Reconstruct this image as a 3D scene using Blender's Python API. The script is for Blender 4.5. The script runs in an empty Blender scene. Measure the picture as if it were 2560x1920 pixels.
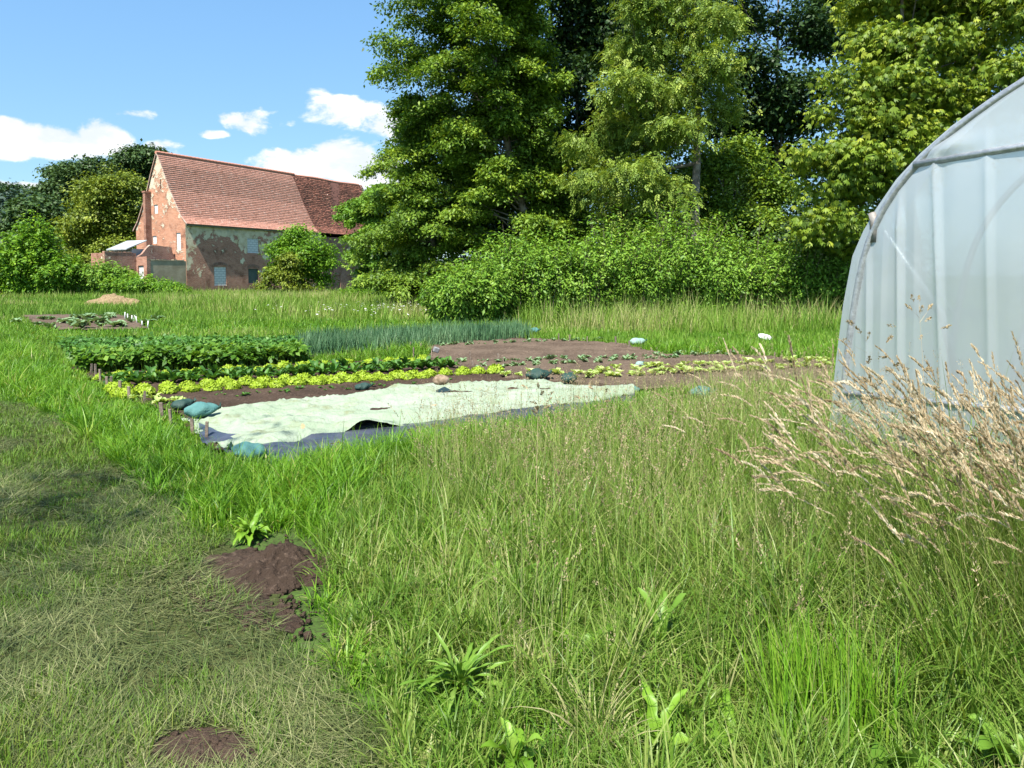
import bpy, math, random
import numpy as np
rng = np.random.default_rng(7); random.seed(7)
SC = bpy.context.scene
# ------------------------------------------------------------------ camera
CAM_H = 1.6; PITCH = math.radians(3.5); FPX = 1776.0; PY0 = 685+FPX*math.tan(PITCH)          # focal length in pixels of the 2560 px wide photograph
cd = bpy.data.cameras.new("camera"); cam = bpy.data.objects.new("camera", cd); SC.collection.objects.link(cam)
cd.sensor_width = 36; cd.lens = 36*FPX/2560; cd.shift_y = -(960-PY0)/2560; cd.clip_start = .05; cd.clip_end = 2000
cam.location = (0, 0, CAM_H); cam.rotation_euler = (math.radians(90)-PITCH, 0, 0); SC.camera = cam
# ------------------------------------------------------------------ sun, sky, exposure
SUN_H = np.array([-.38, -.925]); SUN_EL = math.radians(57)
sd = np.array([SUN_H[0]*math.cos(SUN_EL), SUN_H[1]*math.cos(SUN_EL), math.sin(SUN_EL)])
from mathutils import Vector
sl = bpy.data.lights.new("sun", 'SUN'); sl.energy = 4.9; sl.angle = math.radians(.5); sl.color = (1, .95, .86)
so = bpy.data.objects.new("sun", sl); SC.collection.objects.link(so)
so.rotation_euler = Vector(sd).to_track_quat('Z', 'Y').to_euler()
SC.view_settings.view_transform = 'Standard'; SC.view_settings.look = 'None'
SC.view_settings.exposure = 1.2; SC.view_settings.gamma = 1; SC.view_settings.use_curve_mapping = False
SC.cycles.max_bounces = 8; SC.cycles.diffuse_bounces = 3; SC.cycles.glossy_bounces = 2
SC.cycles.transmission_bounces = 5; SC.cycles.transparent_max_bounces = 12
SC.cycles.use_denoising = True

# pixel (2560 x 1920 photo) -> real place
FW = np.array([0, math.cos(PITCH), -math.sin(PITCH)]); UP = np.array([0, math.sin(PITCH), math.cos(PITCH)]); RT = np.array([1., 0, 0])
EYE = np.array([0, 0, CAM_H])
def ray(x, y): return FW + RT*((x-1280)/FPX) + UP*((PY0-y)/FPX)
def G(x, y, h=0.): r = ray(x, y); return EYE + r*((h-CAM_H)/r[2])
def at(x, y, Y): r = ray(x, y); return EYE + r*(Y/r[1])
def onp(x, y, P, n): r = ray(x, y); return EYE + r*(np.dot(P-EYE, n)/np.dot(r, n))
def GP(pts, h=0.): return np.array([G(x, y, h)[:2] for x, y in pts])

# ------------------------------------------------------------------ node helpers
class NT:
    def __init__(s, nt): s.nt = nt; s.n = nt.nodes; s.l = nt.links
    def add(s, typ, **kw):
        nd = s.n.new(typ)
        for k, v in kw.items(): setattr(nd, k, v)
        return nd
    def link(s, a, b): s.l.new(a, b)
    def set(s, sock, v):
        if hasattr(v, 'links'): s.l.new(v, sock)
        elif v is not None: sock.default_value = v
    def math(s, op, a, b=None, c=None, clamp=False):
        nd = s.add('ShaderNodeMath', operation=op, use_clamp=clamp)
        s.set(nd.inputs[0], a)
        if b is not None: s.set(nd.inputs[1], b)
        if c is not None: s.set(nd.inputs[2], c)
        return nd.outputs[0]
    def mix(s, f, a, b, blend='MIX'):
        nd = s.add('ShaderNodeMix', data_type='RGBA', blend_type=blend)
        s.set(nd.inputs[0], f); s.set(nd.inputs[6], a if hasattr(a, 'links') else (*a, 1)); s.set(nd.inputs[7], b if hasattr(b, 'links') else (*b, 1))
        return nd.outputs[2]
    def noise(s, vec, scale, detail=4, rough=.55, dist=0):
        nd = s.add('ShaderNodeTexNoise'); nd.inputs['Scale'].default_value = scale; nd.inputs['Detail'].default_value = detail
        nd.inputs['Roughness'].default_value = rough; nd.inputs['Distortion'].default_value = dist
        if vec is not None: s.link(vec, nd.inputs['Vector'])
        return nd.outputs[0]
    def ramp(s, f, stops, interp='LINEAR'):
        nd = s.add('ShaderNodeValToRGB'); cr = nd.color_ramp; cr.interpolation = interp
        while len(cr.elements) < len(stops): cr.elements.new(.5)
        for e, (p, c) in zip(cr.elements, stops):
            e.position = p; e.color = (*c, 1) if len(c) == 3 else c
        s.link(f, nd.inputs[0]); return nd.outputs[0]
    def ss(s, f, a, b):
        nd = s.add('ShaderNodeMapRange', interpolation_type='SMOOTHSTEP'); s.link(f, nd.inputs[0])
        nd.inputs[1].default_value = a; nd.inputs[2].default_value = b; return nd.outputs[0]
    def bump(s, h, strength=.3, dist=.02):
        nd = s.add('ShaderNodeBump'); nd.inputs['Strength'].default_value = strength; nd.inputs['Distance'].default_value = dist
        s.link(h, nd.inputs['Height']); return nd.outputs[0]
def new_mat(name):
    m = bpy.data.materials.new(name); m.use_nodes = True; t = NT(m.node_tree); t.n.clear()
    out = t.add('ShaderNodeOutputMaterial'); return m, t, out
def principled(t, col, rough=.8, spec=.3, normal=None, metal=0.):
    p = t.add('ShaderNodeBsdfPrincipled'); t.set(p.inputs['Base Color'], col if hasattr(col, 'links') else (*col, 1))
    t.set(p.inputs['Roughness'], rough); t.set(p.inputs['Metallic'], metal)
    p.inputs['Specular IOR Level'].default_value = spec
    if normal is not None: t.link(normal, p.inputs['Normal'])
    return p
def objco(t): return t.add('ShaderNodeTexCoord').outputs['Object']
def geopos(t): return t.add('ShaderNodeNewGeometry').outputs['Position']
def attr(t, name='rnd'): return t.add('ShaderNodeAttribute', attribute_name=name).outputs['Fac']

def leaf_mat(name, stops, rough=.5, transl=.35, spec=.25, tcol=(1.25, 1.15, .5)):
    m, t, out = new_mat(name)
    c = t.ramp(attr(t), stops)
    p = principled(t, c, rough, spec)
    tr = t.add('ShaderNodeBsdfTranslucent')
    t.link(t.mix(1., c, tcol, 'MULTIPLY'), tr.inputs[0])
    mx = t.add('ShaderNodeMixShader'); mx.inputs[0].default_value = transl
    t.link(p.outputs[0], mx.inputs[1]); t.link(tr.outputs[0], mx.inputs[2]); t.link(mx.outputs[0], out.inputs[0]); return m
def plain_mat(name, col, col2=None, scale=8., rough=.8, spec=.3, bump=0., bscale=30., metal=0.):
    m, t, out = new_mat(name); co = objco(t)
    c = t.mix(t.ss(t.noise(co, scale), .35, .68), col, col2) if col2 else col
    nrm = t.bump(t.noise(co, bscale, 5), bump, .02) if bump else None
    t.link(principled(t, c, rough, spec, nrm, metal).outputs[0], out.inputs[0]); return m

# ------------------------------------------------------------------ world: sky with clouds by direction
w = bpy.data.worlds.new("World"); SC.world = w; w.use_nodes = True; t = NT(w.node_tree); t.n.clear()
wout = t.add('ShaderNodeOutputWorld'); bg = t.add('ShaderNodeBackground'); t.link(bg.outputs[0], wout.inputs[0])
sky = t.add('ShaderNodeTexSky', sky_type='NISHITA'); sky.sun_disc = False
sky.sun_elevation = SUN_EL; sky.sun_rotation = math.atan2(SUN_H[0], SUN_H[1]); sky.air_density = 1.0; sky.dust_density = .6; sky.ozone_density = 2.2
SKY = .114
dirv = t.add('ShaderNodeTexCoord').outputs['Generated']
sep = t.add('ShaderNodeSeparateXYZ'); t.link(dirv, sep.inputs[0])
az = t.math('ARCTAN2', sep.outputs[0], sep.outputs[1]); el = t.math('ARCSINE', sep.outputs[2])
skyc = t.mix(1., sky.outputs[0], t.mix(t.ss(el, .05, .55), (SKY*.50, SKY*.60, SKY*.66), (SKY*.74, SKY*.97, SKY*1.02)), 'MULTIPLY')
CLOUDS = [(110, 352, 165, 48, 1.15), (30, 335, 80, 40, 1.0), (225, 345, 70, 46, 1.1), (160, 376, 100, 30, .95), (10, 470, 150, 20, 1.1), (120, 478, 60, 16, .9), (412, 368, 46, 18, .75), (655, 302, 80, 30, .85),
          (590, 294, 60, 20, .72), (325, 282, 62, 14, .78), (475, 303, 36, 11, .72), (533, 335, 34, 10, .78), (850, 286, 95, 38, 1.1), (800, 262, 40, 34, 1.0), (945, 310, 75, 32, .95),
          (830, 412, 165, 38, 1.1), (868, 378, 90, 40, 1.1), (760, 428, 110, 30, .95), (980, 430, 90, 50, .9), (975, 352, 60, 20, .5), (-300, 330, 260, 60, 1.), (2900, 250, 300, 80, 1.)]
cover = None
for (cx, cy, rx, ry, st) in CLOUDS:
    r = ray(cx, cy); r = r/np.linalg.norm(r); a0 = math.atan2(r[0], r[1]); e0 = math.asin(r[2])
    k = math.cos(a0)                                        # angle per pixel shrinks off-axis
    du = t.math('MULTIPLY', t.math('SUBTRACT', az, a0), FPX/(rx*k*1.1)); dv = t.math('MULTIPLY', t.math('SUBTRACT', el, e0), FPX/(ry*k*1.15))
    q = t.math('ADD', t.math('MULTIPLY', du, du), t.math('MULTIPLY', dv, dv))
    m_ = t.math('MULTIPLY', t.math('SUBTRACT', 1.0, t.math('MULTIPLY', q, .55)), st)
    cover = m_ if cover is None else t.math('SMOOTH_MAX', cover, m_, .12)
cover = t.math('MAXIMUM', cover, 0.)
mp = t.add('ShaderNodeMapping'); mp.inputs['Scale'].default_value = (1, 1, 1.9); t.link(dirv, mp.inputs[0])
n1 = t.noise(mp.outputs[0], 11, 9, .6, .25)
mp2 = t.add('ShaderNodeMapping'); mp2.inputs['Scale'].default_value = (1, 1, 1.9); mp2.inputs['Location'].default_value = (.006, .01, -.03); t.link(dirv, mp2.inputs[0])
n2 = t.noise(mp2.outputs[0], 11, 9, .6, .25)
dens = t.math('ADD', t.math('MULTIPLY', cover, .85), t.math('MULTIPLY', t.math('SUBTRACT', n1, .5), 2.3))
dens = t.math('MULTIPLY', dens, t.ss(cover, .02, .22))
mask = t.ss(dens, .40, .70)
shade = t.ss(t.math('ADD', t.math('SUBTRACT', n1, n2), t.math('MULTIPLY', dens, -.06)), -.16, .06)
ccol = t.mix(shade, (.40, .43, .46), (.52, .53, .54))
hz = t.ss(el, .0, .55)                                       # paler air near the horizon
skyc2 = t.mix(t.math('MULTIPLY', t.math('SUBTRACT', 1., hz), .18), skyc, (.24, .45, .64))
t.link(t.mix(t.math('MULTIPLY', mask, .97), skyc2, ccol), bg.inputs[0]); bg.inputs[1].default_value = 1.0

# ------------------------------------------------------------------ object helpers
COL = SC.collection
def link(o, parent=None):
    COL.objects.link(o)
    if parent is not None: o.parent = parent
    return o
def npmesh(name, V, Q, mat, parent=None, rnd=None, loc=None, smooth=False):
    """one mesh object out of vertex and face index arrays (faces all of one size)"""
    V = np.asarray(V, np.float32); Q = np.asarray(Q, np.int32)
    me = bpy.data.meshes.new(name); nf, k = Q.shape
    me.vertices.add(len(V)); me.vertices.foreach_set('co', V.ravel())
    me.loops.add(nf*k); me.loops.foreach_set('vertex_index', Q.ravel())
    me.polygons.add(nf); me.polygons.foreach_set('loop_start', np.arange(0, nf*k, k, dtype=np.int32))
    if smooth: me.polygons.foreach_set('use_smooth', np.ones(nf, bool))
    me.update(calc_edges=True)
    if rnd is not None:
        a = me.attributes.new('rnd', 'FLOAT', 'POINT'); a.data.foreach_set('value', np.asarray(rnd, np.float32))
    me.materials.append(mat); o = bpy.data.objects.new(name, me)
    if loc is not None: o.location = loc
    return link(o, parent)
class MB:
    """collects pieces, builds one mesh"""
    def __init__(s): s.v = []; s.f = []
    def add(s, v, f):
        b = len(s.v); s.v += [tuple(p) for p in v]; s.f += [tuple(b+i for i in q) for q in f]; return s
    def box(s, x0, y0, z0, x1, y1, z1):
        return s.add([(x0,y0,z0),(x1,y0,z0),(x1,y1,z0),(x0,y1,z0),(x0,y0,z1),(x1,y0,z1),(x1,y1,z1),(x0,y1,z1)],
                     [(0,3,2,1),(4,5,6,7),(0,1,5,4),(1,2,6,5),(2,3,7,6),(3,0,4,7)])
    def poly(s, pts): return s.add(pts, [tuple(range(len(pts)))])
    def prism(s, pts, ext):
        n = len(pts); P2 = [tuple(np.add(p, ext)) for p in pts]
        return s.add(list(pts)+P2, [tuple(range(n))[::-1], tuple(range(n, 2*n))]+[(i, (i+1) % n, n+(i+1) % n, n+i) for i in range(n)])
    def tube(s, path, rad, k=8, cap=True):
        path = [np.asarray(p, float) for p in path]; n = len(path)
        rad = [rad]*n if np.isscalar(rad) else rad; rings = []; ref = np.array([.31, .17, .93])
        for i in range(n):
            d = path[min(i+1, n-1)]-path[max(i-1, 0)]; d = d/(np.linalg.norm(d)+1e-9)
            if abs(np.dot(d, ref)) > .95: ref = np.array([1., 0, 0])
            a = np.cross(d, ref); a /= np.linalg.norm(a); b = np.cross(d, a)
            rings += [path[i]+rad[i]*(a*math.cos(2*math.pi*j/k)+b*math.sin(2*math.pi*j/k)) for j in range(k)]
        f = [(i*k+j, i*k+(j+1) % k, (i+1)*k+(j+1) % k, (i+1)*k+j) for i in range(n-1) for j in range(k)]
        if cap: f += [tuple(range(k))[::-1], tuple((n-1)*k+j for j in range(k))]
        return s.add(rings, f)
    def build(s, name, mat, parent=None, smooth=False, bevel=0.):
        me = bpy.data.meshes.new(name); me.from_pydata(s.v, [], s.f); me.update(); me.materials.append(mat)
        if smooth: me.polygons.foreach_set('use_smooth', [True]*len(me.polygons))
        o = link(bpy.data.objects.new(name, me), parent)
        if bevel:
            b = o.modifiers.new('bevel', 'BEVEL'); b.width = bevel; b.segments = 2; b.limit_method = 'ANGLE'
        return o
def tag(o, label=None, cat=None, group=None, kind=None):
    if label: o['label'] = label
    if cat: o['category'] = cat
    if group: o['group'] = group
    if kind: o['kind'] = kind
    return o
def thing(name, label, cat, loc=(0, 0, 0), rz=0., group=None):
    o = bpy.data.objects.new(name, None); o.empty_display_size = .1; COL.objects.link(o)
    o.location = loc; o.rotation_euler = (0, 0, rz); return tag(o, label, cat, group)
def dup(o, parent=None):
    c = o.copy(); COL.objects.link(c)
    if parent is not None: c.parent = parent
    for ch in list(o.children): dup(ch, c)
    return c

# noise on arrays
def vnoise(p, seed=0):
    p = np.asarray(p, float); i = np.floor(p).astype(np.int64); f = p-i; f = f*f*(3-2*f); D = p.shape[1]; r = np.zeros(len(p))
    for c in range(2**D):
        h = np.full(len(p), seed*374761393+1013904223, np.int64); wgt = np.ones(len(p))
        for d in range(D):
            b = (c >> d) & 1; h = (h ^ ((i[:, d]+b)*(668265263, 2147483647, 1274126177)[d])) * 1103515245 & 0x7fffffff; h ^= h >> 13
            wgt *= f[:, d] if b else 1-f[:, d]
        h = (h*1103515245+12345) & 0x7fffffff; h ^= h >> 11
        r += wgt*((h & 0xffff)/65535.)
    return r
def fbm(p, octv=4, seed=0):
    p = np.asarray(p, float); r = 0; a = .5; s = 0
    for o in range(octv): r = r+a*vnoise(p*2**o, seed+o); s += a; a *= .5
    return r/s
def inpoly(P, poly):
    x, y = P[:, 0], P[:, 1]; r = np.zeros(len(P), bool); n = len(poly); j = n-1
    for i in range(n):
        xi, yi = poly[i]; xj, yj = poly[j]
        r ^= ((yi > y) != (yj > y)) & (x < (xj-xi)*(y-yi)/(yj-yi+1e-12)+xi); j = i
    return r
def unit(a): return a/(np.linalg.norm(a, axis=-1, keepdims=True)+1e-9)

# ------------------------------------------------------------------ materials
G_ = lambda *c: c
M = {}
M['fresh'] = leaf_mat('fresh_grass', [(0, (.045, .125, .008)), (.3, (.09, .22, .012)), (.62, (.15, .30, .020)), (.88, (.23, .36, .04)), (1, (.36, .35, .12))], .42, .36)
M['tall'] = leaf_mat('meadow_grass', [(0, (.06, .13, .014)), (.3, (.12, .225, .026)), (.55, (.20, .285, .055)), (.8, (.30, .33, .11)), (1, (.42, .38, .20))], .42, .36)
M['lawn'] = leaf_mat('mown_grass', [(0, (.04, .085, .010)), (.4, (.08, .16, .016)), (.75, (.13, .23, .025)), (1, (.19, .22, .05))], .5, .25)
M['clip'] = leaf_mat('cut_grass', [(0, (.035, .055, .016)), (.4, (.075, .10, .028)), (.75, (.135, .155, .05)), (1, (.25, .25, .115))], .6, .1)
M['field'] = leaf_mat('field_grass', [(0, (.06, .14, .012)), (.4, (.12, .24, .020)), (.75, (.20, .31, .045)), (1, (.36, .34, .15))], .6, .3)
M['straw'] = leaf_mat('ripe_seed', [(0, (.28, .205, .12)), (.4, (.45, .35, .21)), (.8, (.58, .48, .32)), (1, (.64, .57, .42))], .6, .25, tcol=(1.1, 1, .8))
M['panicle'] = leaf_mat('meadow_seed', [(0, (.20, .16, .08)), (.5, (.36, .28, .16)), (1, (.52, .42, .28))], .6, .2, tcol=(1.1, 1, .8))
M['bark'] = plain_mat('bark', (.10, .08, .06), (.21, .18, .14), 6, .9, .1, .8, 22)
M['bark_pale'] = plain_mat('bark_pale', (.16, .13, .10), (.33, .29, .24), 5, .9, .1, .8, 22)
M['wood'] = plain_mat('weathered_wood', (.13, .095, .07), (.24, .19, .15), 25, .85, .2, .5, 60)

# ------------------------------------------------------------------ ground
LAWN_PX = [(-60, 1000), (60, 1015), (150, 1050), (240, 1120), (330, 1190), (400, 1250), (470, 1330), (560, 1350), (650, 1450), (770, 1560), (850, 1700), (930, 1800), (1060, 1925)]
LAWN = np.vstack([GP(LAWN_PX), [(-.1, 1.), (-8, 1.), (-9, 8.8)]])
BEDS = {
 'front': GP([(205, 940), (560, 918), (1075, 902), (1250, 932), (1330, 952), (1590, 972), (1560, 1000), (1100, 1080), (700, 1152), (560, 1135), (500, 1078), (405, 1028), (300, 988)]),
 'left': GP([(55, 790), (300, 790), (345, 808), (380, 826), (150, 828), (85, 815)]),
 'right': GP([(1060, 915), (1085, 858), (1300, 850), (1540, 862), (1660, 890), (1830, 893), (2085, 903), (2085, 968), (1800, 980), (1560, 984), (1290, 955)]),
 'crop': GP([(150, 865), (1300, 830), (1330, 846), (1090, 872), (770, 898), (560, 920), (205, 938)]),
}
def ground_mat():
    m, t, out = new_mat('ground_soil_and_turf'); co = geopos(t)
    n = t.noise(co, .5, 6); n2 = t.noise(co, 9, 6); n3 = t.noise(co, 60, 3)
    c = t.ramp(t.math('ADD', t.math('MULTIPLY', n, .6), t.math('MULTIPLY', n2, .4)), [(.3, (.03, .055, .012)), (.5, (.055, .10, .02)), (.65, (.09, .14, .03)), (.8, (.13, .14, .05))])
    c = t.mix(t.ss(n3, .4, .75), c, (.04, .04, .02))
    t.link(principled(t, c, .95, .1, t.bump(n2, .6, .05)).outputs[0], out.inputs[0]); return m
gx = np.concatenate([[-600, -300, -150, -80, -50], np.linspace(-36, 26, 63), [40, 80, 160, 300, 600]])
gy = np.concatenate([[-300, -100, -30, -10], np.linspace(-2, 70, 73), [90, 130, 200, 350, 700]])
XX, YY = np.meshgrid(gx, gy); nx, ny = len(gx), len(gy)
ii = np.arange(nx*ny).reshape(ny, nx); Q = np.stack([ii[:-1, :-1], ii[:-1, 1:], ii[1:, 1:], ii[1:, :-1]], -1).reshape(-1, 4)
tag(npmesh('ground', np.stack([XX.ravel(), YY.ravel(), np.zeros(nx*ny)], 1), Q, ground_mat()), kind='structure')

def soil_mat(name, a, b, c_):
    m, t, out = new_mat(name); co = geopos(t)
    n = t.noise(co, 1.3, 4); n2 = t.noise(co, 28, 6, .65); n3 = t.noise(co, 130, 3)
    c = t.mix(t.ss(n, .35, .65), a, b); c = t.mix(t.ss(n2, .5, .72), c, c_)
    t.link(principled(t, c, .95, .12, t.bump(t.math('ADD', n2, t.math('MULTIPLY', n3, .4)), .9, .03)).outputs[0], out.inputs[0]); return m
M['soil'] = soil_mat('dark_soil', (.045, .030, .021), (.072, .048, .034), (.115, .08, .058))
M['soil_dry'] = soil_mat('dry_soil', (.085, .060, .043), (.13, .094, .068), (.20, .15, .11))
M['thatch'] = soil_mat('mown_thatch', (.045, .06, .016), (.07, .08, .025), (.11, .10, .045))
def heightpatch(name, poly, step, zf, mat, pad=.0):
    """a bumpy sheet over a ground polygon; only the cells inside it"""
    x0, y0 = poly.min(0)-pad; x1, y1 = poly.max(0)+pad
    xs = np.arange(x0, x1+step, step); ys = np.arange(y0, y1+step, step); X, Y = np.meshgrid(xs, ys); P = np.stack([X.ravel(), Y.ravel()], 1)
    wob = P+np.stack([fbm(P*2.2, 3, 3)-.5, fbm(P*2.2, 3, 9)-.5], 1)*.35
    ins = inpoly(wob, poly); n = len(xs); i = np.arange(len(P)).reshape(len(ys), n)
    q = np.stack([i[:-1, :-1], i[:-1, 1:], i[1:, 1:], i[1:, :-1]], -1).reshape(-1, 4); q = q[ins[q].sum(1) >= 3]
    used = np.unique(q); mp_ = np.full(len(P), -1); mp_[used] = np.arange(len(used))
    return npmesh(name, np.column_stack([P[used], zf(P[used])]), mp_[q], mat, smooth=True)
def clods(P, amp=.035, s=9.):
    a = fbm(P*s, 4, 21); b = fbm(P*s*3.1, 3, 5); return .012+amp*(a-.25)+amp*.8*np.clip(b-.5, 0, 1)
tag(heightpatch('soil_bed', BEDS['front'], .028, lambda P: clods(P, .05)+.015, M['soil']), kind='structure')
tag(heightpatch('soil_bed', BEDS['right'], .05, lambda P: clods(P, .07, 6)+.015, M['soil_dry']), kind='structure')
tag(heightpatch('soil_bed', BEDS['left'], .09, lambda P: clods(P, .07, 5)+.015, M['soil_dry']), kind='structure')
tag(heightpatch('soil_bed', BEDS['crop'], .07, lambda P: clods(P, .05, 6)+.01, M['soil']), kind='structure')
tag(heightpatch('lawn', LAWN, .05, lambda P: .004+.02*(fbm(P*2.5, 4, 31)-.3), M['thatch']), kind='structure')

# ------------------------------------------------------------------ grass blades
def blades(P, h, wd, az_, lean, curl, rnd, seg=3, twist=.6):
    n = len(P); s = np.linspace(0, 1, seg+1); th = lean[:, None]+curl[:, None]*s[None, :]
    dl = h[:, None]/seg; tm = (th[:, 1:]+th[:, :-1])/2
    hx = np.concatenate([np.zeros((n, 1)), np.cumsum(np.sin(tm)*dl, 1)], 1); hz_ = np.concatenate([np.zeros((n, 1)), np.cumsum(np.cos(tm)*dl, 1)], 1)
    C = np.stack([P[:, :1]+hx*np.cos(az_)[:, None], P[:, 1:2]+hx*np.sin(az_)[:, None], P[:, 2:3]+np.maximum(hz_, 0)], -1)
    sa = az_+math.pi/2+rng.normal(0, twist, n); side = np.stack([np.cos(sa), np.sin(sa), np.zeros(n)], 1)
    wp = (1-s**1.6)*.94+.06; wp[0] *= .7
    off = side[:, None, :]*(wd[:, None]*wp[None, :]*.5)[:, :, None]
    V = np.stack([C-off, C+off], 2).reshape(-1, 3); b = (np.arange(n)*(seg+1)*2)[:, None]
    k = np.arange(seg)*2; Q = np.stack([b+k, b+k+1, b+k+3, b+k+2], -1).reshape(-1, 4)
    return V, Q, np.repeat(rnd, (seg+1)*2)
def merge(parts):
    V, Q, R_ = [], [], []; o = 0
    for v, q, r in parts: V.append(v); Q.append(q+o); R_.append(r); o += len(v)
    return np.vstack(V), np.vstack(Q), np.concatenate(R_)
def scatter(n, poly=None, dmin=1.8, dmax=60., amin=-.80, amax=.80, power=1.0, no=(), ok=None):
    """ground points seen from around the camera: density falls with distance"""
    out = []; tot = 0
    while tot < n:
        k = n*2; u = rng.random(k)
        d = (dmin**power+u*(dmax**power-dmin**power))**(1/power); a = rng.uniform(amin, amax, k)
        P = np.stack([d*np.tan(a), d], 1); keep = np.ones(k, bool)
        if poly is not None: keep &= inpoly(P, poly)
        for q in no: keep &= ~inpoly(P, q)
        if ok is not None: keep &= ok(P)
        out.append(P[keep]); tot += keep.sum()
        if keep.sum() == 0: break
    return np.vstack(out)[:n]
Z0 = lambda P, z=0.: np.column_stack([P, np.full(len(P), z)])
N = lambda m, s, n: rng.normal(m, s, n)
TUN_PL = G(2062, 1190); TA = math.radians(33); TD = np.array([math.sin(TA), -math.cos(TA), 0]); TN = np.array([TD[1], -TD[0], 0])   # along end wall, outward normal
TUN = np.array([(TUN_PL+TD*a-TN*b)[:2] for a, b in ((.05, .02), (4.3, .02), (4.3, 15), (.05, 15))])
MEADOW_PX = [(1000, 1950), (900, 1700), (850, 1560), (800, 1440), (830, 1330), (900, 1240), (1010, 1175), (1250, 1125), (1420, 1075), (1600, 1030), (1760, 1000), (2150, 975)]
MEADOW = np.vstack([GP(MEADOW_PX), [(7, 8.5), (7, .9), (-.15, .9)]])
HEAP = GP([(490, 1400), (590, 1350), (640, 1335), (740, 1340), (810, 1370), (815, 1450), (785, 1510), (830, 1600), (810, 1660), (760, 1640), (650, 1520), (540, 1470)])
PATCH = GP([(390, 1850), (520, 1825), (620, 1850), (650, 1925), (480, 1950), (370, 1930)])
ALLBEDS = [BEDS['front'], BEDS['right'], BEDS['left'], BEDS['crop']]

WEED_AT = GP([(1150, 1740), (1120, 1770), (628, 1372), (1255, 1500), (1440, 1660), (1640, 1880), (1830, 1870), (2260, 1960), (2530, 1960), (910, 1690), (1290, 1925)])
weedd = lambda P: np.min([np.hypot(P[:, 0]-a, P[:, 1]-b) for a, b in WEED_AT], 0)
def tufts(C, per, spread):
    """blade foot points and azimuths: blades lean out from the middle of their tuft"""
    n = len(C)*per; c = np.repeat(C, per, 0); sp = np.repeat(spread, per) if np.ndim(spread) else spread
    o = rng.normal(0, 1, (n, 2))*np.reshape(sp, (-1, 1)) if np.ndim(sp) else rng.normal(0, sp, (n, 2))
    return c+o, np.arctan2(o[:, 1], o[:, 0])+rng.normal(0, .7, n), np.repeat(np.arange(len(C)), per)
# mown lawn: stubble plus cut clippings lying about
P = scatter(70000, LAWN, 1.6, 10, power=1.3, no=[HEAP, PATCH]); n = len(P); pn = fbm(P*1.7, 3, 41); keep = rng.random(n) < np.clip((pn-.33)*4.5, .12, 1); P = P[keep]; pn = pn[keep]; n = len(P); d = P[:, 1]
v = blades(Z0(P), np.clip(N(.045, .02, n), .015, .12)*(1+1.2*np.clip(pn-.5, 0, 1)*2), .0022+.0009*d, rng.uniform(0, 6.3, n), N(.4, .3, n), N(.6, .4, n), np.clip(pn*1.1-.1+N(0, .18, n), 0, 1), 2)
tag(npmesh('lawn_grass', v[0], v[1], M['lawn'], rnd=v[2]), 'short mown lawn grass with worn brownish patches at the left', 'grass', kind='stuff')
P = scatter(75000, LAWN, 1.6, 10, power=1.25, no=[HEAP, PATCH]); n = len(P); pn = fbm(P*2.3, 3, 55); keep = rng.random(n) < np.clip((pn-.3)*3.5, .1, 1); P = P[keep]; n = len(P); d = P[:, 1]; pn = pn[keep]
flow = fbm(P*.8, 2, 77)*9
v = blades(Z0(P, .0)+np.column_stack([np.zeros((n, 2)), rng.uniform(.008, .035, n)]), np.clip(N(.085, .045, n), .02, .26), .0016+.00085*d, flow+N(0, .9, n), N(1.38, .14, n), N(.1, .25, n), np.clip(pn*.8+N(.1, .22, n), 0, 1), 2)
tag(npmesh('grass_clippings', v[0], v[1], M['clip'], rnd=v[2]), 'dry cut grass clippings lying on the mown lawn', 'grass', kind='stuff')
# fresh verge between the lawn and the beds
P = scatter(95000, None, 1.9, 24, amin=-.80, amax=.62, power=1.05, no=[LAWN, TUN, HEAP]+ALLBEDS, ok=lambda P: (P[:, 1] > 1.8) & ~(inpoly(P, MEADOW) & (rng.random(len(P)) > np.clip(1.3-.9*P[:, 0], 0, 1)*(.8)))); n = len(P); d = P[:, 1]
pn = fbm(P*1.5, 3, 61); cl = fbm(P*5., 2, 62)
lawnd = np.min([np.hypot(P[:, 0]-a, P[:, 1]-b) for a, b in LAWN[:13]], 0)
hh = (.10+.26*cl**1.3)*np.clip(.45+lawnd*.7, .45, 1)*np.where(P[:, 0] > 0, .75, 1.)*np.where(d > 13, .8, 1)
def edgedist(P, poly):
    m = 50; q = np.vstack([np.linspace(poly[i-1], poly[i], m) for i in range(len(poly))]); return np.min([np.hypot(P[:, 0]-a, P[:, 1]-b) for a, b in q[::3]], 0)
bd = np.minimum(edgedist(P, BEDS['front']), edgedist(P, BEDS['crop'])); hh = hh*np.clip(bd/.6, .38, 1)
C = scatter(2300, None, 2.4, 15, amin=-.75, amax=.45, power=.9, no=[LAWN, TUN, MEADOW, HEAP]+ALLBEDS, ok=lambda P: P[:, 1] > 2.2); P2, az2, ti = tufts(C, 22, rng.uniform(.015, .06, len(C))); k = len(P2)
bd2 = np.minimum(edgedist(C, BEDS['front']), edgedist(C, BEDS['crop'])); th_ = (rng.uniform(.13, .34, len(C))*np.clip(bd2/.6, .4, 1)*np.where(C[:, 0] > -.3, .8, 1)*np.clip(.4+.9*np.min([np.hypot(C[:, 0]-a, C[:, 1]-b) for a, b in LAWN[:13]], 0), .4, 1)*np.clip(np.hypot(C[:, 0]+1.35, C[:, 1]-3.7)/.9, .45, 1))[ti]
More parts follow.
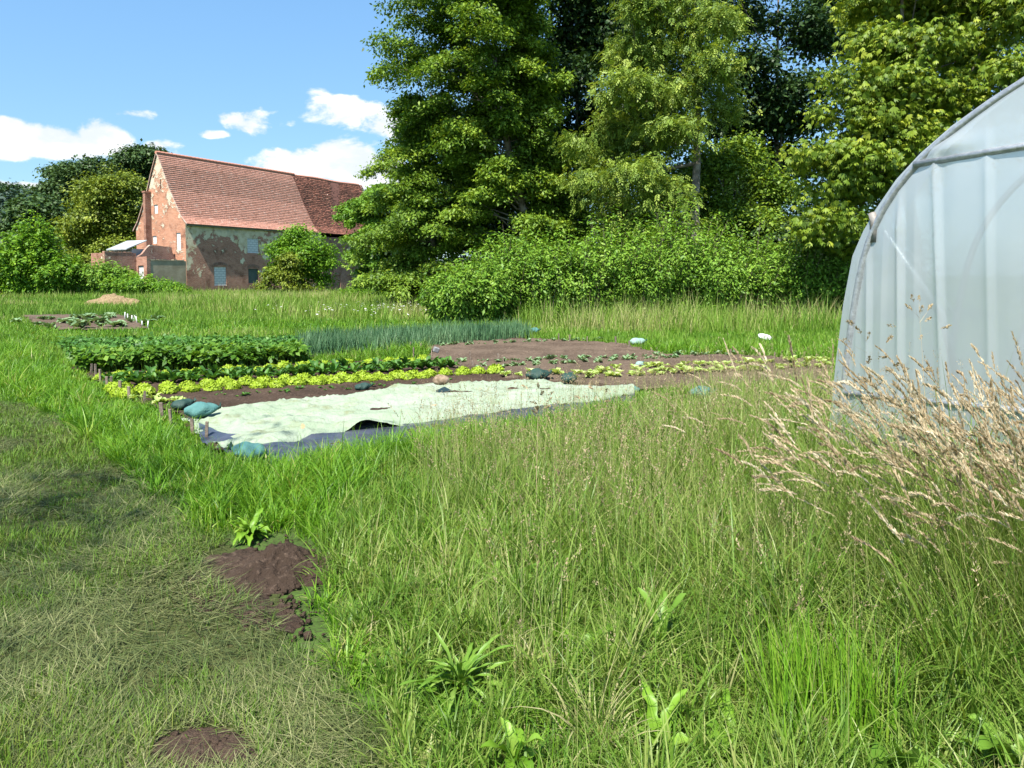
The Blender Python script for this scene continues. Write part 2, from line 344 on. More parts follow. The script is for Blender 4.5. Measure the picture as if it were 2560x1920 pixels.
v2 = blades(Z0(P2), th_*np.clip(N(1, .25, k), .3, 1.5), np.clip(N(.0055, .0016, len(C)), .003, .01)[ti]+.0006*P2[:, 1], az2, np.abs(N(.2, .16, k)), np.clip(N(1.15, .5, k), .1, 2.5), np.clip(np.clip(N(.48, .2, len(C)), 0, .95)[ti]+N(0, .12, k), 0, 1), 4)
v = blades(Z0(P), np.clip(hh*N(.85, .3, n), .03, .6), .0022+.00085*d, rng.uniform(0, 6.3, n), N(.22, .2, n), np.abs(N(1.15, .6, n)), np.clip(pn*.9+N(.02, .24, n), 0, .97), 3)
v = merge([v, v2])
tag(npmesh('verge_grass', v[0], v[1], M['fresh'], rnd=v[2]), 'lush bright green grass between the lawn and the beds', 'grass', kind='stuff')
# tall meadow grass at the right front: leaves, straws and seed heads
TALL = lambda P: np.clip(.66+.26*P[:, 0], .45, 1.3)*np.clip(.45+.30*(P[:, 1]-1.9)+.12*P[:, 0], .42, 1)*np.clip((8.6-P[:, 1])/2.2, .3, 1)*np.clip(weedd(P)/.2, .65, 1)
P = scatter(40000, MEADOW, 1.5, 10, amin=-.5, amax=.85, power=1.0, no=[TUN]); n = len(P); d = P[:, 1]
pn = fbm(P*1.3, 3, 71); cl = fbm(P*4., 2, 72)
v1 = blades(Z0(P), np.clip((.10+.30*cl)*TALL(P)*N(1, .3, n), .04, .9), .0016+.0008*d, rng.uniform(0, 6.3, n), N(.15, .15, n), np.abs(N(.8, .5, n)), np.clip(pn*.8-.05+N(.0, .22, n), 0, 1), 4)
C = scatter(1700, MEADOW, 1.6, 9.5, amin=-.5, amax=.85, power=1.15, no=[TUN]); per = 34; P2, az2, ti = tufts(C, per, rng.uniform(.015, .05, len(C))); k = len(P2); d2 = P2[:, 1]
th_ = rng.uniform(.26, .62, len(C))[ti]*TALL(P2); tt_ = np.clip(N(.42, .20, len(C)), 0, .95)[ti]; tw2 = np.clip(N(.0062, .0025, len(C)), .0025, .013)[ti]
v2 = blades(Z0(P2), th_*np.clip(N(1, .25, k), .3, 1.5), tw2*N(1, .15, k)+.0005*d2, az2, np.abs(N(.22, .16, k)), np.clip(N(1.0, .55, k), .1, 2.6), np.clip(tt_+N(0, .12, k), 0, 1), 5)
keep_ = ~inpoly(P2, TUN); assert len(v2[0]) == k*12
v1 = merge([v1, v2])
tag(npmesh('meadow_grass', v1[0], v1[1], M['tall'], rnd=v1[2]), 'tall unmown meadow grass filling the right foreground', 'grass', kind='stuff')
def heads(tips, dirs, L, wd, nsp, rnd, droop, splay=.5, sp=(.010, .0035)):
    """seed heads: spikelets set along a curved axis"""
    n = len(tips); s = rng.random((n, nsp))**.8
    base = tips[:, None, :]+dirs[:, None, :]*(s*L[:, None])[..., None]; base[..., 2] -= droop[:, None]*(s**2)*L[:, None]
    prof = np.sin(np.clip(s*.9+.08, 0, 1)*math.pi)**.7
    o = rng.normal(0, 1, (n, nsp, 3)); o = unit(o-dirs[:, None, :]*np.sum(o*dirs[:, None, :], -1, keepdims=True))
    c = (base+o*(wd[:, None]*prof*rng.random((n, nsp))**.7)[..., None]).reshape(-1, 3)
    ax = unit((dirs[:, None, :]+o*splay).reshape(-1, 3)); k = len(c); sd_ = unit(np.cross(ax, rng.normal(0, 1, (k, 3))))
    sc_ = np.repeat(.7+.6*rng.random(n), nsp)*np.repeat(np.clip(L/.12, .8, 1.6), nsp)
    l = (sp[0]*sc_)[:, None]; ww = (sp[1]*sc_)[:, None]
    V = np.stack([c-ax*l, c-sd_*ww, c+ax*l, c+sd_*ww], 1).reshape(-1, 3); Q = np.arange(k*4).reshape(-1, 4)
    return V, Q, np.repeat(np.clip(np.repeat(rnd, nsp)+rng.normal(0, .15, k), 0, 1), 4)
def stems(P, h, az_, lean, curl, wd, rnd, seg=5):
    v = blades(P, h, wd, az_, lean, curl, rnd, seg, .3); k = (seg+1)*2; V = v[0].reshape(-1, k, 3)
    tip = V[:, -2:].mean(1); d = unit(tip-V[:, -4:-2].mean(1)); return v, tip, d
# thin straws with airy brown panicles
P = scatter(12000, MEADOW, 1.9, 9.5, amin=-.3, amax=.8, power=1.1, no=[TUN]); n = len(P); cl = fbm(P*2.2, 2, 81)
keep = (rng.random(n) < np.clip((cl-.3)*3.5, .15, 1)) & (P[:, 0]+.25*P[:, 1] > .6) & (rng.random(n) < np.clip((P[:, 1]-2.2)/1.6, .12, 1)) & (weedd(P) > .2); P = P[keep]; n = len(P); d = P[:, 1]
sv, tip, sdir = stems(Z0(P), np.clip(N(.68, .14, n)*np.clip(.85+.1*P[:, 0], .8, 1.15)*np.clip((10.5-d)/4, .45, 1), .2, 1.1), rng.uniform(0, 6.3, n), N(.10, .11, n), np.abs(N(.22, .2, n)), .0011+.0003*d, np.clip(N(.75, .18, n), 0, 1))
tag(npmesh('grass_straws', sv[0], sv[1], M['tall'], rnd=sv[2]), 'thin pale grass straws standing above the meadow', 'grass', kind='stuff')
hv = heads(tip-sdir*.04, sdir, np.clip(N(.10, .03, n), .04, .2), np.clip(N(.012, .005, n), .005, .03), 16, rng.random(n)*.7, N(.15, .1, n), .7, (.0055, .0018))
tag(npmesh('grass_panicles', hv[0], hv[1], M['panicle'], rnd=hv[2]), 'airy brown grass panicles above the meadow', 'grass', kind='stuff')
# golden reed grass bent over to the left in front of the tunnel
cand = []
for (cx, cy, sx, sy, k) in ((2.15, 3.1, .34, .35, 170), (2.6, 2.7, .3, .3, 150), (2.65, 3.4, .3, .35, 140), (2.3, 4.2, .3, .35, 60), (1.75, 4.6, .35, .5, 10), (3.0, 2.3, .25, .3, 60), (2.2, 2.6, .25, .25, 90), (1.9, 3.0, .25, .3, 70), (2.55, 3.1, .3, .3, 110)):
    cand.append(np.column_stack([N(cx, sx, k), N(cy, sy, k)]))
P = np.vstack(cand); P = P[~inpoly(P, TUN) & (P[:, 1] > 1.9)]; n = len(P)
sv, tip, sdir = stems(Z0(P), np.clip(N(.90, .16, n), .45, 1.25), N(2.9, .55, n), N(.08, .08, n), np.clip(N(.6, .32, n), .1, 1.4), np.full(n, .0032), np.clip(N(.72, .15, n), 0, 1), 7)
tag(npmesh('reed_grass_stems', sv[0], sv[1], M['tall'], rnd=sv[2]), 'arching green stems of the tall golden grass', 'grass', kind='stuff')
hv = heads(tip-sdir*.03, sdir, np.clip(N(.17, .035, n), .08, .26), np.clip(N(.0048, .0014, n), .003, .009), 80, np.clip(N(.6, .2, n), 0, 1), N(.25, .12, n), .3, (.0080, .0019))
tag(npmesh('golden_seed_heads', hv[0], hv[1], M['straw'], rnd=hv[2]), 'golden feathery seed heads nodding left before the tunnel', 'grass', kind='stuff')
k = 9000; c0 = P[rng.integers(0, n, k)]; Pb = c0+rng.normal(0, .12, (k, 2)); Pb = Pb[~inpoly(Pb, TUN)]; k = len(Pb)
v = blades(Z0(Pb), np.clip(N(.55, .18, k), .15, 1.0), .003+.0007*Pb[:, 1], N(2.9, .6, k), N(.12, .1, k), np.abs(N(.65, .3, k)), np.clip(N(.5, .2, k), 0, 1), 4)
tag(npmesh('reed_grass_leaves', v[0], v[1], M['tall'], rnd=v[2]), 'long leaves at the foot of the golden grass', 'grass', kind='stuff')
# fields beyond the beds
ROUGH = GP([(1120, 800), (1560, 838), (2115, 836), (2140, 780), (1100, 770)])
SEEDY = GP([(360, 775), (620, 790), (900, 806), (1090, 806), (1110, 752), (400, 748)])
STRIP = GP([(80, 842), (160, 818), (380, 824), (950, 812), (1060, 806), (1070, 822), (700, 832), (200, 846)])
P = scatter(190000, None, 12, 62, amin=-.72, amax=.62, power=.75, no=ALLBEDS+[TUN, MEADOW]); n = len(P); d = P[:, 1]
r_ = inpoly(P, ROUGH); s_ = inpoly(P, SEEDY); y_ = inpoly(P, STRIP); pn = fbm(P*.8, 3, 91); edge = d > 44
hh = np.where(r_, .30+.65*fbm(P*1.5, 2, 92), np.where(s_, .28+.4*fbm(P*.7, 2, 93), np.where(edge, .34, np.where(d < 24, .10, .16)+.12*pn))); hh = np.where(y_, .05, hh)
tan_ = np.where(r_, .28, np.where(s_, .10+.5*np.clip(fbm(P*.35, 2, 95)-.45, 0, 1), np.where(edge, .30, 0)))+np.where(y_, .30, 0)+.9*(fbm(P*np.array([.12, .5]), 3, 96)-.5)
v = blades(Z0(P), np.clip(hh*N(1, .35, n), .02, 1.4), np.clip(.0008*d+.002, 0, .034), rng.uniform(0, 6.3, n), N(.12, .15, n), np.abs(N(.5, .35, n)), np.clip(pn*.75+tan_+N(.05, .17, n), 0, 1), 2)
tag(npmesh('field_grass', v[0], v[1], M['field'], rnd=v[2]), 'grassland stretching behind the vegetable beds to the barn', 'grass', kind='stuff')

# ------------------------------------------------------------------ barn
BTH = math.radians(29.6); BV = np.array([math.sin(BTH), math.cos(BTH), 0]); BU = np.array([-BV[1], BV[0], 0])
BC = at(468, 735, 57.); BC[2] = 0
def bl(px, py, axis, val):
    """photo pixel to barn coordinates, on the plane x = val or y = val"""
    n = BV if axis == 'x' else BU; q = onp(px, py, BC+n*val, n)-BC
    return np.array([np.dot(q, BV), np.dot(q, BU), q[2]])
EAVE = bl(467, 559, 'y', 0)[2]
APX = bl(393, 382, 'x', 0); HALF = APX[1]; RIDGE = APX[2]; BW = 2*HALF
JOIN = .5*(bl(798, 581, 'y', -.3)[0]+bl(728, 437, 'y', HALF)[0]); BLEN = JOIN+10.
prof = [(HALF, RIDGE)]+[tuple(bl(px, py, 'x', 0)[1:]) for px, py in ((405, 410), (427, 474), (444, 514), (456, 541))]+[(-.32, EAVE-.03)]
profL = [(HALF, RIDGE)]+[tuple(bl(px, py, 'x', 0)[1:]) for px, py in ((378, 440), (370, 476), (358, 517), (347, 553), (338, 577))]
BW = bl(340.5, 590, 'x', 0)[1]; profL[-1] = (max(profL[-1][0], BW+.25), profL[-1][1])
def proz(y):
    pr = prof[::-1] if y <= HALF else profL
    return float(np.interp(y, [p[0] for p in pr], [p[1] for p in pr]))
def wall_mat(name, plaster, brick=((.40, .145, .085), (.52, .225, .14)), pcol=((.60, .49, .31), (.74, .64, .45)), zb=None, seed=0., grime=.5, ycol=None):
    m, t, out = new_mat(name); co = objco(t); sp = t.add('ShaderNodeSeparateXYZ'); t.link(co, sp.inputs[0])
    xy = t.math('ADD', sp.outputs[0], sp.outputs[1]); cb = t.add('ShaderNodeCombineXYZ'); t.link(xy, cb.inputs[0]); t.link(sp.outputs[2], cb.inputs[1])
    br = t.add('ShaderNodeTexBrick'); t.link(cb.outputs[0], br.inputs[0]); br.inputs['Scale'].default_value = 1
    br.inputs['Brick Width'].default_value = .26; br.inputs['Row Height'].default_value = .08; br.inputs['Mortar Size'].default_value = .011; br.inputs['Bias'].default_value = -.1
    br.inputs[1].default_value = (*brick[0], 1); br.inputs[2].default_value = (*brick[1], 1); br.inputs[3].default_value = (.36, .30, .24, 1)
    mpn = t.add('ShaderNodeMapping'); mpn.inputs['Location'].default_value = (seed, seed*1.7, 0); t.link(cb.outputs[0], mpn.inputs[0])
    big = t.noise(mpn.outputs[0], .42, 7, .62, .6); mid = t.noise(mpn.outputs[0], 2.2, 6, .65, .4); fine = t.noise(mpn.outputs[0], 9, 4)
    dk = t.noise(mpn.outputs[0], 1.1, 5)
    bc = t.mix(t.ss(dk, .45, .75), br.outputs[0], (.16, .075, .05)); bc = t.mix(t.math('MULTIPLY', t.ss(fine, .52, .7), .45), bc, (.42, .33, .26))
    pc = t.mix(t.ss(mid, .35, .65), pcol[0], pcol[1]); pc = t.mix(t.math('MULTIPLY', t.ss(t.noise(mpn.outputs[0], .9, 6, .6), .5, .72), grime), pc, (.19, .18, .15))
    if ycol: pc = t.mix(t.math('MULTIPLY', t.ss(t.noise(mpn.outputs[0], .7, 3), .55, .68), .5), pc, ycol)
    h = t.math('ADD', t.math('MULTIPLY', big, .60), t.math('MULTIPLY', mid, .40))
    if zb:
        zr = t.add('ShaderNodeValToRGB'); t.link(t.math('DIVIDE', sp.outputs[2], RIDGE), zr.inputs[0]); cr = zr.color_ramp
        while len(cr.elements) < len(zb): cr.elements.new(.5)
        for e, (p, c) in zip(cr.elements, zb): e.position = p; e.color = (c, c, c, 1)
        h = t.math('ADD', h, t.math('SUBTRACT', zr.outputs[0], .5))
    pm = t.ss(h, plaster, plaster+.035)
    c = t.mix(pm, bc, pc)
    c = t.mix(t.math('MULTIPLY', t.ss(sp.outputs[2], 1.3, 0.), .45), c, (.13, .09, .065))
    nrm = t.bump(t.math('ADD', t.math('MULTIPLY', pm, 1.2), t.math('ADD', t.math('MULTIPLY', fine, .5), t.math('MULTIPLY', br.outputs[1], -.4))), .6, .05)
    t.link(principled(t, c, .92, .1, nrm).outputs[0], out.inputs[0]); return m
M['wall_long'] = wall_mat('patchy_brick_wall', .518, zb=[(0, .44), (.22, .46), (.31, .52), (.40, .54), (.46, .60)], seed=3.1, ycol=(.50, .40, .18))
M['wall_gable'] = wall_mat('gable_brick_wall', .545, brick=((.43, .165, .085), (.55, .255, .15)), pcol=((.46, .39, .28), (.54, .47, .36)), zb=[(0, .46), (.4, .48), (.6, .54), (.9, .60)], seed=8.3, grime=.2)
M['wall_old'] = wall_mat('old_brick_wall', .56, brick=((.20, .085, .06), (.28, .12, .08)), pcol=((.24, .21, .18), (.30, .27, .23)), seed=15., grime=.8)
M['wall_annexe'] = wall_mat('annexe_brick', .60, brick=((.34, .14, .09), (.46, .22, .15)), seed=21., grime=.3)
M['concrete'] = plain_mat('grey_render', (.30, .245, .165), (.42, .355, .25), 1.2, .95, .1, .5, 9)
def block_mat():
    m, t, out = new_mat('white_blockwork'); co = objco(t); sp = t.add('ShaderNodeSeparateXYZ'); t.link(co, sp.inputs[0])
    cb = t.add('ShaderNodeCombineXYZ'); t.link(t.math('ADD', sp.outputs[0], sp.outputs[1]), cb.inputs[0]); t.link(sp.outputs[2], cb.inputs[1])
    br = t.add('ShaderNodeTexBrick'); t.link(cb.outputs[0], br.inputs[0]); br.inputs['Scale'].default_value = 1
    br.inputs['Brick Width'].default_value = .42; br.inputs['Row Height'].default_value = .2; br.inputs['Mortar Size'].default_value = .02
    br.inputs[1].default_value = (.58, .58, .56, 1); br.inputs[2].default_value = (.64, .64, .62, 1); br.inputs[3].default_value = (.33, .34, .34, 1)
    t.link(principled(t, br.outputs[0], .9, .1).outputs[0], out.inputs[0]); return m
M['block'] = block_mat()
M['shutter'] = plain_mat('green_shutter', (.06, .085, .075), (.09, .11, .095), 3, .7, .2)
M['dark'] = plain_mat('dark_opening', (.012, .011, .010), None, 1, .9, .1)
M['brickup'] = wall_mat('bricked_up_door', .9, brick=((.19, .08, .055), (.26, .11, .075)), seed=2.)

barn = thing('brick_barn', 'old brick barn with steep red tiled roof, patchy plaster and bricked-up windows', 'barn', BC, math.atan2(BV[1], BV[0]))
def facade(name, axis, us, top, holes, mat, depth=.14):
    """a wall in barn coordinates at x=0 (axis y) or y=0 (axis x) with openings cut through and their reveals"""
    mb = MB(); P3 = (lambda u_, z, d=0: (u_, d, z)) if axis == 'x' else (lambda u_, z, d=0: (d, u_, z))
    cuts = sorted(set([round(c, 4) for c in us]+[round(c, 4) for h in holes for c in h[:2]]))
    for a, b in zip(cuts[:-1], cuts[1:]):
        hs = sorted([h for h in holes if h[0] <= a+1e-3 and h[1] >= b-1e-3], key=lambda h: h[2]); z = 0.
        for h in hs:
            if h[2] > z: mb.poly([P3(a, z), P3(b, z), P3(b, h[2]), P3(a, h[2])])
            z = h[3]
        mb.poly([P3(a, z), P3(b, z), P3(b, top(b)), P3(a, top(a))])
    for a, b, z0, z1 in holes:
        for s in (((a, z0), (a, z1)), ((b, z0), (b, z1)), ((a, z0), (b, z0)), ((a, z1), (b, z1))):
            mb.poly([P3(*s[0]), P3(*s[1]), P3(*s[1], depth), P3(*s[0], depth)])
    return mb.build(name, mat, barn)
def hole(axis, px0, py0, px1, py1):
    a = bl(px0, py0, axis, 0); b = bl(px1, py1, axis, 0); i = 0 if axis == 'y' else 1
    return (min(a[i], b[i]), max(a[i], b[i]), min(a[2], b[2]), max(a[2], b[2]))
LH = [hole('y', 618, 595, 647, 633), hole('y', 535, 667, 567, 714), hole('y', 620.5, 672, 646.5, 708)]
OH = [hole('y', 831, 687, 852, 726)]
GH = [hole('x', 385, 512, 395, 534), hole('x', 381, 590, 392, 609), hole('x', 440.5, 582, 452.5, 625), hole('x', 399.8, 449, 402.8, 474), hole('x', 382.5, 440, 385, 445), hole('x', 386, 436, 388, 441)]
JW = JOIN+.6
facade('long_wall', 'x', [0, JW], lambda u_: EAVE+.05, LH, M['wall_long'])
facade('old_wall', 'x', [JW, BLEN], lambda u_: EAVE-.35, OH, M['wall_old'])
facade('gable_wall', 'y', [0, BW]+[p[0] for p in prof if p[0] > 0]+[p[0] for p in profL if p[0] < BW], proz, GH, M['wall_gable'])
MB().poly([(0, BW, 0), (BLEN, BW, 0), (BLEN, BW, proz(BW)), (0, BW, proz(BW))]).build('rear_wall', M['wall_old'], barn)
gp = [(BLEN, 0, 0), (BLEN, BW, 0), (BLEN, BW, proz(BW)-.1), (BLEN, HALF, RIDGE-.4), (BLEN, 0, EAVE-.3)]; MB().poly(gp).build('end_wall', M['wall_old'], barn)
def infill(h, axis, mat, name, d=.06, frame=None):
    a, b, z0, z1 = h; mb = MB()
    if axis == 'x': mb.box(a+.004, d, z0+.004, b-.004, d+.1, z1-.004)
    else: mb.box(d, a+.004, z0+.004, d+.1, b-.004, z1-.004)
    return mb.build(name, mat, barn)
for h in LH[:2]: infill(h, 'x', M['block'], 'blocked_window')['label'] = 'window walled up with white blocks'
infill(LH[2], 'x', M['shutter'], 'window_shutter', .09)['label'] = 'dark green closed shutter'
infill(OH[0], 'x', M['brickup'], 'bricked_doorway', .1)
for h in GH[:3]: infill(h, 'y', M['block'], 'blocked_window')['label'] = 'white panel closing a gable window'
for h in GH[3:]: infill(h, 'y', M['dark'], 'gable_slit', .1)
# segmental brick arches over the lower windows
for h in (LH[1], LH[2], OH[0]):
    a, b, z0, z1 = h; mb = MB(); n_ = 9
    for i in range(n_):
        f0, f1 = i/n_, (i+1)/n_; xa, xb = a-.08+(b-a+.16)*f0, a-.08+(b-a+.16)*f1; za, zb_ = z1+.16*(1-(2*f0-1)**2), z1+.16*(1-(2*f1-1)**2)
        mb.prism([(xa+.01, -.03, za+.02), (xb-.01, -.03, zb_+.02), (xb-.01, -.03, zb_+.24), (xa+.01, -.03, za+.24)], (0, .025, 0))
    mb.build('window_arch', M['brickup'], barn)
# roof: overlapping courses of tiles
def roof_mat(name, stops, stain):
    m, t, out = new_mat(name); co = objco(t)
    c = t.ramp(attr(t), stops)
    mp_ = t.add('ShaderNodeMapping'); mp_.inputs['Scale'].default_value = (1, .45, .3); t.link(co, mp_.inputs[0])
    s1 = t.ss(t.noise(mp_.outputs[0], .75, 6, .62, .5), stain, stain+.2); s2 = t.ss(t.noise(co, 6, 5, .7), .38, .62)
    c = t.mix(t.math('MULTIPLY', s1, t.math('MULTIPLY', s2, .55)), c, (.10, .055, .045))
    t.link(principled(t, c, .85, .2, t.bump(t.noise(co, 40, 3), .3, .01)).outputs[0], out.inputs[0]); return m
M['roof'] = roof_mat('red_roof_tiles', [(0, (.46, .21, .145)), (.3, (.60, .285, .20)), (.7, (.66, .32, .23)), (1, (.70, .40, .30))], .57)
M['roof_old'] = roof_mat('old_roof_tiles', [(0, (.14, .065, .05)), (.4, (.30, .12, .08)), (.8, (.40, .165, .11)), (1, (.46, .22, .15))], .42)
pl = [np.array([HALF, RIDGE])]+[np.array(p) for p in prof[1:]]; seglen = np.concatenate([[0], np.cumsum([np.linalg.norm(b-a) for a, b in zip(pl[:-1], pl[1:])])])
def slope(s): return np.array([np.interp(s, seglen, [p[0] for p in pl]), np.interp(s, seglen, [p[1] for p in pl])])
def tiles(name, x0, x1, rows, mat, side, wob=0., drop=0., jit=.005, lip=.015):
    V = []; Qd = []; R_ = []; tw = .19; nt = int((x1-x0)/tw); L = seglen[-1]+(.25 if drop else 0); yf = (lambda y: y) if side > 0 else (lambda y: BW-y)
    rr = random.Random(len(name)+rows)
    for i in range(rows):
        s0, s1 = L*i/rows, L*(i+1)/rows+.015
        for j in range(nt+1):
            xa = x0+tw*(j-.5*(i % 2)); xb = min(xa+tw-.008, x1); xa = max(xa, x0)
            if xb <= xa+.01: continue
            w1 = wob*(math.sin(xa*.8+1.3)+.6*math.sin(xa*2.1+i*.25))-drop*0; dz = rr.uniform(-jit, jit)
            sh = rr.uniform(-.012, .012)*(1+4*(wob > 0)); f = slope(s0); g = slope(min(s1+sh, L)); nrm = np.array([-(g[1]-f[1]), g[0]-f[0]]); nrm = nrm/np.linalg.norm(nrm)
            if nrm[1] < 0: nrm = -nrm
            if s1 > seglen[-1]: g = g+(pl[-1]-pl[-2])/np.linalg.norm(pl[-1]-pl[-2])*(s1-seglen[-1])
            f = f+nrm*(.012+w1); g2 = g+nrm*(lip+.012+w1+dz); g3 = g+nrm*(.004+w1); b = len(V)
            for xx in (xa, xb): V += [(xx, yf(f[0]), f[1]), (xx, yf(g2[0]), g2[1]), (xx, yf(g3[0]), g3[1])]
            Qd += [(b, b+1, b+4, b+3), (b+1, b+2, b+5, b+4)]; R_ += [min(1, max(0, rr.gauss(.5, .22)))]*6
    return npmesh(name, V, Qd, mat, barn, R_)
RL = seglen[-1]; rows = int(RL/.19)
tiles('roof', -.12, JOIN, rows, M['roof'], 1)
tiles('old_roof', JOIN+.02, BLEN+.2, int(RL/.2), M['roof_old'], 1, .035, .25, .015, .028)
mb = MB()
for a, b in zip(profL[:-1], profL[1:]): mb.poly([(-.12, a[0], a[1]+.03), (BLEN, a[0], a[1]+.03), (BLEN, b[0], b[1]+.03), (-.12, b[0], b[1]+.03)])
for a, b in zip(pl[:-1], pl[1:]): mb.poly([(-.12, a[0], a[1]-.02), (BLEN, a[0], a[1]-.02), (BLEN, b[0], b[1]-.02), (-.12, b[0], b[1]-.02)])
mb.build('roof_underside', M['roof_old'], barn)
mb = MB(); n_ = int((BLEN+.1)/.36)
for i in range(n_):
    x = -.14+i*.36; zz = RIDGE+.02-(.04*math.sin(x) if x > JOIN else 0)-(.08 if x > JOIN else 0)
    mb.tube([(x, HALF, zz), (x+.38, HALF, zz+.012)], [.125, .145], 10)
mb.build('ridge_tiles', M['roof'], barn)
mb = MB()                                                    # pale mortared verge along the gable and gutter board under the eave
for pr in (pl, profL):
    for a, b in zip(pr[:-1], pr[1:]): mb.prism([(-.135, a[0], a[1]+.045), (-.135, b[0], b[1]+.045), (-.135, b[0], b[1]-.06), (-.135, a[0], a[1]-.06)], (.06, 0, 0))
mb.build('verge_boards', plain_mat('verge_mortar', (.40, .25, .19), (.50, .40, .33), 4), barn)
MB().box(0.02, -.2, EAVE-.16, JOIN, -.004, EAVE-.03).build('eave_board', plain_mat('eave_board', (.16, .16, .13), (.24, .23, .2), 3), barn)
# chimney stack built against the gable
yc = bl(378.5, 540, 'x', 0)[1]; dep = -bl(364, 540, 'y', yc)[0]; yw = bl(358.5, 540, 'x', -dep)[1]; zt = bl(378, 479, 'y', yc)[2]; zb0 = 0
mb = MB(); mb.box(-dep, yc, zb0, -.003, yw, zt-.12); mb.box(-dep-.05, yc-.05, zt-.12, -.003, yw+.05, zt)
mb.build('chimney_stack', wall_mat('chimney_brick', .8, brick=((.24, .085, .055), (.34, .135, .085)), seed=5.), barn)
# yard walls of the annexe
x1 = bl(368, 690, 'y', 0)[0]; zw1 = bl(420, 652, 'y', 0)[2]; y2 = bl(341, 660, 'x', x1)[1]; zp = bl(355, 641, 'x', x1)[2]
x2 = bl(262, 660, 'y', y2)[0]; zw2 = bl(262, 631, 'y', y2)[2]; y3 = bl(228, 650, 'x', x2)[1]; zw3 = bl(400, 613, 'y', y2)[2]
mb = MB(); mb.box(x1+.02, .03, 0, -.003, .28, zw1)
rr = random.Random(3); x = x1+.02
while x < -.2: mb.box(x, .0, zw1+.002, x+.3, .3, zw1+.06+rr.uniform(0, .07)); x += .32
mb.build('yard_wall', M['concrete'], barn)
dh = (bl(360, 700, 'x', x1)[1], bl(346, 700, 'x', x1)[1], 0, bl(350, 664, 'x', x1)[2])
mb = MB(); mb.box(x1, .0, 0, x1+.3, dh[0], zp); mb.box(x1, dh[1], 0, x1+.3, y2, zp-.05); mb.box(x1, dh[0], dh[3], x1+.3, dh[1], zp-.02); mb.build('yard_pillar', M['wall_annexe'], barn)
MB().box(x1+.1, dh[0]+.003, 0, x1+.2, dh[1]-.003, dh[3]-.003).build('blocked_door', M['block'], barn)
mb = MB(); mb.box(x2, y2, 0, x1-.003, y2+.26, zw2); x = x2
while x < x1-.3: mb.box(x, y2-.02, zw2+.002, x+.26, y2+.28, zw2+.05+rr.uniform(0, .05)); x += .27
mb.box(x2, y2+.265, 0, x2+.28, y3, zw2-.03); mb.build('annexe_wall', M['wall_annexe'], barn)
step = [(x1+.003, zp-.06), (x1+.5, zp+.2), (x1+.9, zw3-.25), (x1+1.2, zw3), (-.35, zw3-.12), (-.3, zw3-.5), (-.003, zw3-1.2)]
mb = MB()
for (a, za), (b, zb_) in zip(step[:-1], step[1:]): mb.prism([(a, y2+.003, 0), (b, y2+.003, 0), (b, y2+.003, zb_), (a, y2+.003, za)], (0, .24, 0))
mb.build('ruined_wall', wall_mat('ruined_wall_brick', .53, brick=((.30, .14, .10), (.40, .21, .16)), pcol=((.38, .33, .27), (.46, .41, .34)), seed=31., grime=.3), barn)
q0 = bl(300, 625, 'y', y2+1.2); mb = MB(); zl = q0[2]
mb.prism([(q0[0], y2+.4, zl), (x1+1.2, y2+.4, zl+.75), (x1+1.2, y2+.4, zl+.82), (q0[0], y2+.4, zl+.08)], (0, 2.6, 0)); mb.box(q0[0]+.5, y2+.5, 0, x1+1.1, y2+2.9, zl+.1)
mb.build('lean_to', plain_mat('grey_sheet_roof', (.26, .28, .28), (.36, .38, .38), 2, .6), barn)
MB().tube([(JW+.05, -.1, EAVE-.4), (JW+.05, -.1, .1)], .05, 8).build('downpipe', M['concrete'], barn)

# ------------------------------------------------------------------ trees and shrubs
def leaves(C, Ou, ncl, per, cr, L, W, tone, kind='plain', droop=.25, flat=.5, upb=.9):
    """leaf faces in clusters at C with outward directions Ou"""
    n = len(C)*per; c = np.repeat(C, per, 0); o = np.repeat(Ou, per, 0)
    P = c+rng.normal(0, 1, (n, 3))*np.array([cr, cr, cr*flat]); P[:, 2] = np.maximum(P[:, 2], .05)
    nrm = unit(np.array([0, 0, upb])+.55*o+rng.normal(0, .55, (n, 3)))
    d = rng.normal(0, 1, (n, 3))+o*.9; d[:, 2] -= droop; d = unit(d-nrm*np.sum(d*nrm, 1, keepdims=True)); d[:, 2] -= droop*.4; d = unit(d); s = np.cross(nrm, d)
    r = np.clip(np.repeat(tone, per)*.65+rng.normal(.18, .17, n), 0, 1); sc_ = np.clip(rng.normal(1, .25, n), .45, 1.7)[:, None]
    if kind == 'plain':
        V = np.stack([P, P+d*L*.45*sc_-s*W*.5*sc_, P+d*L*sc_-np.array([0, 0, .12*L]), P+d*L*.45*sc_+s*W*.5*sc_], 1).reshape(-1, 3)
        return V, np.arange(n*4).reshape(-1, 4), np.repeat(r, 4)
    k = 5 if kind == 'palm' else 7; out = []
    for i in range(k):
        if kind == 'palm':
            a = (i-(k-1)/2)*.62; dd = d*math.cos(a)+s*math.sin(a); dd = dd-np.array([0, 0, .35+.1*abs(i-2)]); ln = L*(1-.13*abs(i-2)); b = P; ww = W
        else:                                               # pinnate: leaflets along a drooping stalk
            j = i//2; sg = 1 if i % 2 else -1; b = P+d*L*(.28*j); dd = unit(d*.6+s*sg*.9-np.array([0, 0, .25])) if i < 6 else d; ln = L*.42; ww = W
            b = b-np.array([0, 0, .05*L*j*j*.5])
        dd = unit(dd); ss_ = unit(np.cross(nrm, dd))
        out.append(np.stack([b, b+dd*ln*.6*sc_-ss_*ww*.5*sc_, b+dd*ln*sc_-np.array([0, 0, .1*ln]), b+dd*ln*.6*sc_+ss_*ww*.5*sc_], 1))
    V = np.stack(out, 1).reshape(-1, 3); return V, np.arange(n*k*4).reshape(-1, 4), np.repeat(r, 4*k)
